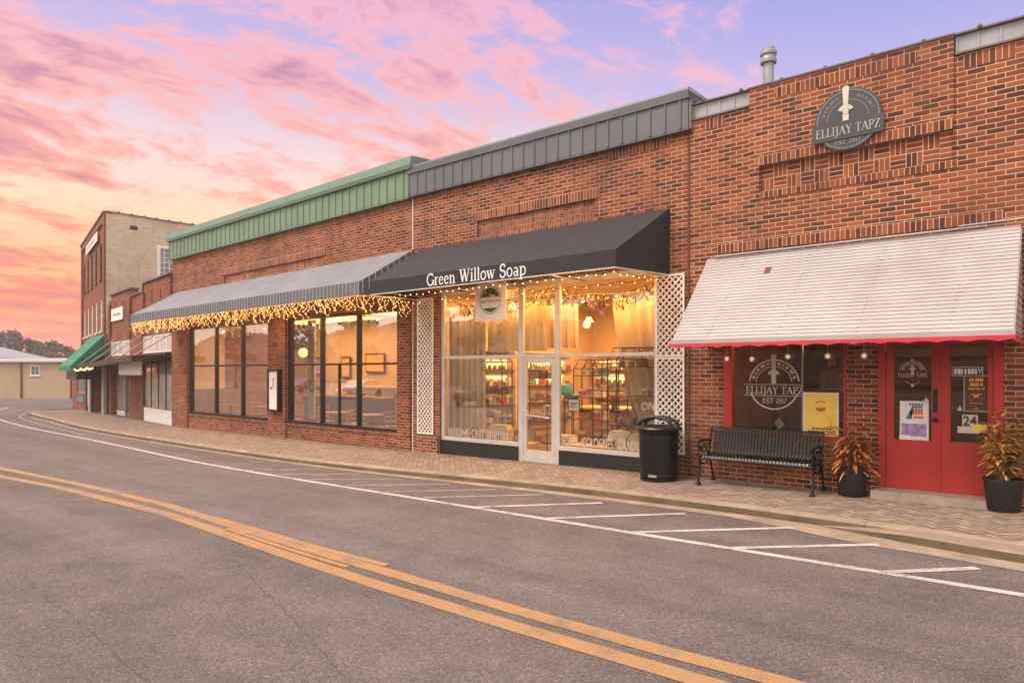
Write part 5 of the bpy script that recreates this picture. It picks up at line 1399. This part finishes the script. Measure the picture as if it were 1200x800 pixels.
mb.face([(B[0],B[1],sz0),(Cc[0],Cc[1],sz0),(Cc[0],Cc[1],sz1),(B[0],B[1],sz1)]); mb.face([(Cc[0],Cc[1],sz0),(-11.5,0,sz0),(-11.5,0,sz1),(Cc[0],Cc[1],sz1)])
mb.face([(-11.5,0,9.3),(0,0,9.3),(B[0],B[1],9.3),(Cc[0],Cc[1],9.3)])
for a,b,c,d in ((-11.5,-10.9,-.5,9.62),(-.62,-.0,-.5,9.62),(-10.9,-.62,9.25,9.62)): mb.box(a,b,-.09,0,c,d)
mb.build('wall',[M['brick_far'],M['pale_brick']],T3)
mb=MB(); mb.box(-11.55,.02,-.14,.25,9.62,9.70)
p=[sp(0,9.66),sp(D3,9.62)]
for i in range(24):
    a,b=sp(D3*i/24,9.655-.002*i),sp(D3*(i+1)/24-.03,9.655-.002*i)
    mb.face([(a[0]+.05,a[1],a[2]),(b[0]+.05,b[1],b[2]),(b[0]+.05,b[1],b[2]+.06),(a[0]+.05,a[1],a[2]+.06)]); mb.face([(a[0]+.05,a[1],a[2]+.06),(b[0]+.05,b[1],b[2]+.06),(b[0]-.25,b[1],b[2]+.06),(a[0]-.25,a[1],a[2]+.06)])
    mb.ball((b[0],b[1],b[2]+.07),.06,6)
mb.build('coping',M['coping'],T3)
for z0,z1,pm in ((6.6,8.4,M['winglass']),(4.02,5.62,M['winpale'])):
    for x in (-10.2,-8.2,-6.2,-4.1,-1.95):
        f=MB(); fm=M['bronze'] if z0>6 else M['white']
        f.box(x-.42,x-.35,.03,.1,z0,z1); f.box(x+.35,x+.42,.03,.1,z0,z1); f.box(x-.35,x+.35,.03,.1,z1-.07,z1); f.box(x-.35,x+.35,.03,.1,z0,z0+.07); f.box(x-.35,x+.35,.04,.09,(z0+z1)/2-.03,(z0+z1)/2+.03)
        f.box(x-.48,x+.48,-.06,.03,z0-.08,z0-.005)
        o=f.build('window',fm,T3); q=MB(); q.box(x-.35,x+.35,.06,.07,z0+.07,z1-.07); q.build('pane',pm,o)
# window of the side wall and its vent
def sbox(mb,t0,t1,o0,o1,z0,z1):
    nx,ny=side[1],-side[0]
    P=lambda t,o,z:(side[0]*t+nx*o,side[1]*t+ny*o,z)
    vs_=[P(t,o,z) for t in (t0,t1) for o in (o0,o1) for z in (z0,z1)]
    mb.idx(vs_,[(0,4,5,1),(2,3,7,6),(0,1,3,2),(4,6,7,5),(1,5,7,3),(0,2,6,4)])
f=MB(); t0,t1,z0,z1=WS
for a,b,c,d in ((t0-.10,t0+.06,z0-.06,z1+.10),(t1-.06,t1+.10,z0-.06,z1+.10),(t0+.06,t1-.06,z1-.05,z1+.10),(t0+.06,t1-.06,z0-.06,z0+.05)): sbox(f,a,b,-.05,.05,c,d)
for k in (1,2): sbox(f,t0+(t1-t0)*k/3-.015,t0+(t1-t0)*k/3+.015,-.02,.03,z0+.05,z1-.05)
for k in range(1,6):
    for j in range(3):
        a=t0+.06 if j==0 else t0+(t1-t0)*j/3+.015; b=t1-.06 if j==2 else t0+(t1-t0)*(j+1)/3-.015
        zz=z0+(z1-z0)*k/6; sbox(f,a,b,-.02,.03 if k!=3 else .04,zz-.013,zz+.013)
o=f.build('window',M['white'],T3); q=MB(); sbox(q,t0,t1,-.03,-.025,z0,z1); q.build('pane',M['wingrey'],o)
f=MB(); sbox(f,1.05,1.40,-.1,.012,8.98,9.17); f.build('vent',M['black'],T3)
tc,ts_=math.cos(TA),math.sin(TA)
bs=empty('building_sign','long white sign board below the parapet of the three storey building','sign',(TL[0]+(-5.2)*tc-(-.1)*ts_,TL[1]+(-5.2)*ts_+(-.1)*tc,8.62),TA)
mb=MB(); mb.box(-2.75,2.75,-.04,.0,0,.48); mb.build('board',M['signwhite'],bs); mb=MB()
for k in range(9): mb.box(-2.2+k*.5,-1.9+k*.5,-.05,-.04,.14,.34)
mb.build('lettering',M['siding'],bs)

# ================================================================== CORNER SHOP
KA=math.atan2(-.9,7.66); KL=(-34.86,1.97,0)
def KW(x,y,z=0): c,s=math.cos(KA),math.sin(KA); return (KL[0]+x*c-y*s,KL[1]+x*s+y*c,z)
KS_=empty('corner_shop','low brick corner shop under a green awning at far end of row','building',KL,KA)
mb=MB(); wall(mb,-7.89,-.75,-.6,2.25,[(-6.75,-5.0,.85,2.0,.1),(-4.8,-3.75,-.6,2.0,.15),(-3.0,-.95,-.6,2.2,.5)]); shell(mb,-7.89,-.75,0,1.0,-.6,2.25); mb.face([(-7.89,0,2.25),(-.75,0,2.25),(-.75,1.0,2.25),(-7.89,1.0,2.25)]); mb.box(-3.4,-.75,.0,.8,2.251,3.76)
mb.build('wall',M['brick_far'],KS_)
shopfront(KS_,-6.75,-5.0,.85,2.0,.03,3,.05,M['galv'],M['winglass']); shopfront(KS_,-4.8,-3.75,-.2,2.0,.05,1,.4,M['bronze'],M['winpale'],'door')
mb=MB(); mb.box(-3.0,-.95,.3,.36,-.4,2.5); mb.box(-3.3,-3.0,-.12,0,-.4,2.5); mb.box(-2.2,-2.0,.2,.3,-.4,2.5); mb.build('wood_panel',M['darkwood'],KS_)
for a,b,c in ((-.95,-.55,-.14),(-3.75,-3.45,-.1)): mb=MB(); mb.box(a,b,c,.0,-.4,2.3); mb.build('post',M['siding'],KS_)
mb=MB(); mb.box(-6.6,-5.2,-.03,0,.36,.66); tag(mb.build('shop_sign_board',M['inkblue'],loc=KW(0,0),rz=KA),'small faded blue sign board below corner shop window','sign')
mb=MB(); A_=[(-.9,-.01,3.75),(-3.4,-.01,3.75),(-3.4,-1.42,2.25),(-.9,-1.42,2.25)]
mb.face(A_[::-1]); mb.face([(-.9,-.01,3.75),(-.9,-1.42,2.25),(-.9,-1.42,2.05),(-.9,-.01,2.75)]); mb.face([(-3.4,-.01,3.75),(-3.4,-.01,2.75),(-3.4,-1.42,2.05),(-3.4,-1.42,2.25)]); mb.face([(-3.4,-1.42,2.25),(-3.4,-1.42,2.03),(-.9,-1.42,2.03),(-.9,-1.42,2.25)])
mb.build('awning',M['awngreen'],KS_)
mb=MB(); mb.box(-3.2,-1.0,-1.15,-.05,1.62,2.02); mb.build('hanging_soffit',M['bronze'],KS_)
gs=empty('fairy_lights','short glowing string of lights under the far dark canopy','string lights',PW(0,0),PA)
mb=MB(); bl=MB(); q=[]
for k in range(40):
    t=k/39; q.append((-10.9+4.2*t,-1.29,2.09+.10*t-.08*abs(math.sin(t*9))))
mb.tube(q,.012,4); mb.build('cable',M['glowwire'],gs)
for p in q[::2]:
    bl=MB(); bl.ball(p,.03,6); bl.build('bulb',M['bulb'],gs)

# ================================================================== FAR END
M['stucco']=paint('tan_stucco',(.46,.335,.225),.9,0,.06,.5,.1,20,.3,dirt=.2,dirtcol=(.25,.17,.11,1))
M['metalroof']=paint('pale_metal_roof',(.36,.345,.36),.55,.1,.08)
WH=empty('tan_warehouse','long low tan walled warehouse across the far end of street','building')
A_,B_=(-76.0,4.4),(-66.3,12.3)
d_=Vector((B_[0]-A_[0],B_[1]-A_[1])); wl_=d_.length; wa=math.atan2(d_.y,d_.x); WH.location=(A_[0],A_[1],0); WH.rotation_euler=(0,0,wa)
wop=[(6.55,7.35,1.65,2.5,.12)]
mb=MB(); wall(mb,-1,wl_+4,-1,2.80,wop); shell(mb,-1,wl_+4,0,8,-1,2.80); mb.build('wall',M['stucco'],WH)
mb=MB(); mb.prism([(-.3,2.78),(-.3,2.9),(4,3.25),(8.3,2.9),(8.3,2.78)],-1.3,wl_+4.3,'x'); mb.build('roof',M['metalroof'],WH)
mb=MB()
for x in (3.35,5.75,10.15): mb.box(x-.06,x+.06,-.1,0,-.6,2.75)
mb.build('downpipe',M['rust'],WH)
f=MB(); f.box(6.55,6.62,-.03,.08,1.65,2.5); f.box(7.28,7.35,-.03,.08,1.65,2.5); f.box(6.62,7.28,-.03,.08,2.43,2.5); f.box(6.62,7.28,-.03,.08,1.65,1.72); f.box(6.93,6.97,-.01,.06,1.72,2.43); f.box(6.62,6.93,-.01,.06,2.06,2.1); f.box(6.97,7.28,-.01,.06,2.06,2.1); f.box(6.5,7.4,-.08,.0,1.58,1.65)
o=f.build('window',M['white'],WH); q=MB(); q.box(6.6,7.3,.05,.06,1.7,2.45); q.build('pane',M['winglass'],o)
GB=empty('metal_roof_building','low building with pale metal gable roof behind tan warehouse','building',(-98,7,-.6),R(38))
mb=MB(); mb.prism([(-11,0),(5,0),(5,4.3),(-11,4.3)],0,10); mb.build('wall',M['stucco'],GB)
mb=MB(); mb.face([(-11.4,-.5,4.2),(5.5,-.5,4.2),(3.2,5,5.5),(-11.4,5,5.5)]); mb.face([(5.5,10.5,4.2),(-11.4,10.5,4.2),(-11.4,5,5.5),(3.2,5,5.5)]); mb.face([(5.5,-.5,4.2),(5.5,10.5,4.2),(3.2,5,5.5)]); mb.build('roof',M['metalroof'],GB)
for k in range(4):
    f=MB(); f.box(-8+k*4,-7+k*4,-.06,0,2.9,3.7); f.build('window',M['white'],GB)

# trees at the far end
def leafy(name,c1,c2):
    return leafmat(name,c1,c2)
TM=[leafy('tree_leaves_dark',(.060,.075,.058),(.095,.110,.085)),leafy('tree_leaves_olive',(.085,.095,.068),(.12,.125,.09)),leafy('tree_leaves_green',(.065,.095,.062),(.10,.13,.08))]  # lightened to put distance haze into the leaf colours
M['bark']=paint('bark',(.06,.04,.028),.9,0,.3,5,.3)
def tree(loc,h,w,mat,label,seed,leaf=.32,n=1500,conic=0):
    rr=random.Random(seed); o=empty('tree',label,'tree',loc,0,'trees beyond the far warehouse')
    mb=MB(); mb.tube([(0,0,0),(.1,0,h*.35),(0,.1,h*.75)],.22,8,r2=.06)
    cl=[]
    for k in range(22):
        a=rr.uniform(0,6.28); z=h*rr.uniform(.38,.95); rad=w*(.95-.65*abs(z/h-.55)*1.3)*rr.uniform(.25,.95)*((1.15-z/h) if conic else 1)
        c=(rad*math.cos(a),rad*math.sin(a),z); cl.append((c,w*rr.uniform(.22,.42)))
        mb.tube([(0,0,z*.6),(c[0]*.5,c[1]*.5,z*.85),c],.06,5,r2=.015)
    mb.build('trunk',M['bark'],o)
    cr=MB()
    for i in range(n):
        c,r=rr.choice(cl); v=Vector((rr.gauss(0,1),rr.gauss(0,1),rr.gauss(0,1))).normalized()*r*rr.uniform(.45,1.05)
        p=Vector(c)+Vector((v.x,v.y,v.z*.8)); d=Vector((rr.gauss(0,1),rr.gauss(0,1),rr.gauss(0,.7))).normalized(); e=d.cross(Vector((rr.gauss(0,1),rr.gauss(0,1),rr.gauss(0,1)))).normalized()
        s=leaf*rr.uniform(.6,1.3); cr.c=rr.random()
        cr.face([p-d*s,p+e*s*.6,p+d*s,p-e*s*.6])
    cr.build('crown',mat,o)
def far(px,Z):
    u=px-600; k=(-.6394*800+.7689*u,.7689*800+.6394*u); return (k[0]/800*Z,k[1]/800*Z-10.55,-1.2)
for px,Z,h,w,mi,lb in ((-14,118,10.0,3.6,0,'dark leafy tree at picture edge above far metal roof'),(6,115,9.6,3.0,0,'tall dark tree above far roof, left of the spire topped one'),(17,112,10.2,2.6,0,'tallest pointed dark tree above the far metal roof'),(29,116,8.8,2.4,1,'olive tree at right end of the tall far clump'),(41,120,7.8,1.5,1,'thin bare looking tree between far clump and round tree'),(56,112,8.2,2.5,2,'round green tree beyond the end of the metal roof'),(70,125,6.1,2.4,1,'low olive tree right of the round tree'),(80,118,7.6,2.2,0,'dark low tree just left of the green awning'),(90,120,6.2,2.4,0,'dark tree half hidden behind green awning')):
    tree(far(px,Z),h,w,TM[mi],lb,px+50,conic=(px==17))

# ================================================================== ACROSS THE STREET (seen as reflections in the glass)
M['added_hill']=paint('added_wooded_hill',(.11,.09,.06),.95,0,.4,.05)  # ridge added out of view to keep bright sky out of the glass
mb=MB(); hp=[(-230+13*i,-66-.1*i,12.2+1.6*math.sin(i*.9)+.9*math.sin(i*2.3)) for i in range(23)]
for (a,b,c),(d,e,f) in zip(hp,hp[1:]):
    mb.face([(a,b,-3),(d,e,-3),(d,e-18,f),(a,b-18,c)]); mb.face([(a,b-18,c),(d,e-18,f),(d,e-50,-3),(a,b-50,-3)])
tag(mb.build('added_hills',M['added_hill'],smooth=True),kind='structure')
CP=[paint('white_car_paint',(.7,.68,.66),.25),paint('dark_car_paint',(.03,.035,.045),.2),paint('silver_car_paint',(.35,.35,.36),.25,.4),paint('red_car_paint',(.30,.03,.03),.25)]
def car(loc,rz,p,label):
    o=empty('parked_car',label,'car',loc,rz,'cars parked across the street')
    mb=MB(); mb.prism([(-2.2,.32),(2.15,.32),(2.25,.6),(2.1,.82),(1.1,.95),(.5,1.42),(-1.2,1.45),(-1.95,1.0),(-2.25,.9),(-2.3,.5)],-.85,.85); mb.build('body',p,o)
    mb=MB(); mb.prism([(1.0,.96),(.47,1.38),(-1.15,1.40),(-1.8,1.0)],-.856,.856); mb.build('window',M['winglass'],o)
    for x in (-1.4,1.4):
        for y in (-.8,.8):
            q=MB(); q.lathe(0,0,[(.2,-.1),(.33,-.1),(.33,.1),(.2,.1)],18); wq=q.build('wheel',M['plastic'],o); wq.location=(x,y,.33); wq.rotation_euler=(R(90),0,0)
for (x,y,rz,k,lb) in ((-27,-19,70,1,'dark blue car parked nearest across the street'),(-36,-20,75,2,'silver grey car parked across the street'),(-48,-23,70,0,'white car parked far along across the street'),(-62,-26,80,2,'silver car parked across the street'),(-18,-17,65,3,'red car parked across the street')):
    car((x,y,-.15 if x<-30 else 0),R(rz),CP[k],lb)
for i,(x,y,h) in enumerate(((-30,-38,9),(-42,-36,10),(-55,-40,11),(-70,-38,9),(-85,-40,12),(-100,-36,10),(-20,-36,8))):
    tree((x,y,-.5),h,h*.33,TM[i%3],'broad leafy tree across the street, number %s from the corner'%['two','three','four','five','six','seven','one'][i],300+i,.45,700)

# ================================================================== HAZE
m_=bpy.data.materials.new('haze'); m_.use_nodes=True; m_.node_tree.nodes.clear(); t=NT(m_.node_tree)
o_=t.add('ShaderNodeOutputMaterial'); pv=t.add('ShaderNodeVolumePrincipled',{'Color':(.92,.80,.78,1),'Density':.0015,'Anisotropy':.2}); t.l.new(pv.outputs[0],o_.inputs['Volume'])
mb=MB(); mb.box(-260,110,-150,150,-8,15.5); tag(mb.build('haze',m_),kind='stuff')

# ================================================================== SKY, LIGHT, CAMERA
w=bpy.data.worlds.new('World'); SC.world=w; w.use_nodes=True
t=NT(w.node_tree); w.node_tree.nodes.clear()
out=t.add('ShaderNodeOutputWorld')
SUN_EL,SUN_AZ=R(58),R(205)          # azimuth clockwise from +Y
nish=t.add('ShaderNodeTexSky',sky_type='NISHITA',sun_disc=False,sun_elevation=SUN_EL,sun_rotation=SUN_AZ)
tc=t.add('ShaderNodeTexCoord').outputs['Generated']
def dot(v): 
    n=t.add('ShaderNodeVectorMath',operation='DOT_PRODUCT'); t.set(n,0,tc); t.set(n,1,v); return n.outputs['Value']
dz=t.add('ShaderNodeSeparateXYZ',{0:tc}).outputs[2]
el=t.math('MAXIMUM',dz,0.0)
glow=dot((-.894,.448,0))
lft=t.ramp(el,[(0,s2l(250,140,105)),(.06,s2l(252,160,112)),(.13,s2l(254,192,128)),(.20,s2l(254,218,178)),(.28,s2l(246,216,214)),(.38,s2l(204,186,226)),(.5,s2l(165,160,222)),(.7,s2l(140,140,205))])
rgt=t.ramp(el,[(0,s2l(250,205,185)),(.13,s2l(248,218,205)),(.24,s2l(232,208,230)),(.34,s2l(192,182,230)),(.46,s2l(154,160,228)),(.8,s2l(120,135,215))])
mx=t.add('ShaderNodeMapRange',{'Value':glow,'From Min':.50,'From Max':.90},interpolation_type='SMOOTHSTEP').outputs[0]
base=t.mix(mx,rgt,lft)
# clouds on a high flat layer: direction projected on a plane
pl=t.add('ShaderNodeVectorMath',operation='DIVIDE'); t.set(pl,0,tc)
den=t.math('ADD',el,.13); t.set(pl,1,t.add('ShaderNodeCombineXYZ',{0:den,1:den,2:den}))
mp=t.add('ShaderNodeMapping',{'Vector':pl.outputs[0],'Rotation':(0,0,0.0),'Scale':(1.35,.70,0)})
wv=t.add('ShaderNodeTexNoise',{'Vector':mp.outputs[0],'Scale':1.1,'Detail':4.0}).outputs[1]
mv=t.add('ShaderNodeVectorMath',operation='MULTIPLY_ADD'); t.set(mv,0,wv); t.set(mv,1,(.55,.55,0)); t.set(mv,2,mp.outputs[0])
c0=t.noise(mv.outputs[0],.75,4,.5); c1=t.noise(mv.outputs[0],2.3,7,.62); c2=t.noise(t.add('ShaderNodeVectorMath',{0:mv.outputs[0],1:(.85,1.4,1)},operation='MULTIPLY').outputs[0],6.5,8,.68)
cm=t.math('ADD',t.math('MULTIPLY',c0,.30),t.math('ADD',t.math('MULTIPLY',c1,.40),t.math('MULTIPLY',c2,.30)))
thr=t.math('MULTIPLY_ADD',mx,-.084,.548)
cov=t.add('ShaderNodeMapRange',{'Value':cm,'From Min':thr,'From Max':t.math('ADD',thr,.075)},interpolation_type='SMOOTHSTEP').outputs[0]
thick=t.add('ShaderNodeMapRange',{'Value':cm,'From Min':t.math('ADD',thr,.05),'From Max':t.math('ADD',thr,.155)},interpolation_type='SMOOTHSTEP').outputs[0]
lit=t.ramp(el,[(0,s2l(248,128,100)),(.1,s2l(250,130,98)),(.2,s2l(253,154,122)),(.32,s2l(253,180,165)),(.45,s2l(250,182,196))])
shd=t.ramp(el,[(0,s2l(232,112,112)),(.12,s2l(216,110,114)),(.26,s2l(200,116,136)),(.45,s2l(186,128,172))])
litr=t.ramp(el,[(0,s2l(252,200,175)),(.2,s2l(252,212,205)),(.33,s2l(248,196,214)),(.5,s2l(234,178,222))])
cc=t.mix(thick,lit,shd); cc=t.mix(mx,litr,cc)
sky=t.mix(t.math('MULTIPLY',cov,.9),base,cc)
# unseen sky behind the camera and overhead, brightened to light facades and road
back=dot((.25,-.968,0))
bk=t.add('ShaderNodeMapRange',{'Value':back,'From Min':-.15,'From Max':.45},interpolation_type='SMOOTHSTEP').outputs[0]
sky=t.mix(bk,sky,t.mix(t.math('MULTIPLY',cov,.5),(1.85,1.62,1.38,1),(1.25,1.08,.98,1)))
hi=t.add('ShaderNodeMapRange',{'Value':el,'From Min':.62,'From Max':.9},interpolation_type='SMOOTHSTEP').outputs[0]
sky=t.mix(hi,sky,(1.75,1.55,1.48,1))
b1=t.add('ShaderNodeBackground',{'Color':sky,'Strength':.455}); b2=t.add('ShaderNodeBackground',{'Color':nish.outputs[0],'Strength':.05})
ad=t.add('ShaderNodeMixShader'); t.set(ad,0,.10); t.set(ad,1,b1); t.set(ad,2,b2); t.set(out,0,ad)
sl=bpy.data.lights.new('sun','SUN'); sl.energy=1.5; sl.angle=R(24); sl.color=(1,.86,.70)
so=bpy.data.objects.new('sun',sl); COL.objects.link(so)
dv=Vector((math.sin(SUN_AZ)*math.cos(SUN_EL),math.cos(SUN_AZ)*math.cos(SUN_EL),math.sin(SUN_EL)))
so.rotation_euler=dv.to_track_quat('Z','Y').to_euler()

cam=bpy.data.cameras.new('camera'); co=bpy.data.objects.new('camera',cam); COL.objects.link(co)
co.location=(0,-10.55,2.0); co.rotation_euler=(R(90),0,math.asin(.6394)); cam.lens=24; cam.sensor_width=36; cam.sensor_fit='HORIZONTAL'; cam.shift_y=35/1200; cam.clip_end=2000; cam.clip_start=.05
SC.camera=co
SC.view_settings.view_transform='Standard'; SC.view_settings.look='None'; SC.view_settings.gamma=1; SC.view_settings.use_curve_mapping=False
SC.view_settings.exposure=1.35
SC.cycles.max_bounces=8; SC.cycles.transparent_max_bounces=12; SC.cycles.sample_clamp_indirect=4; SC.cycles.caustics_reflective=False; SC.cycles.caustics_refractive=False
SC.cycles.use_denoising=True
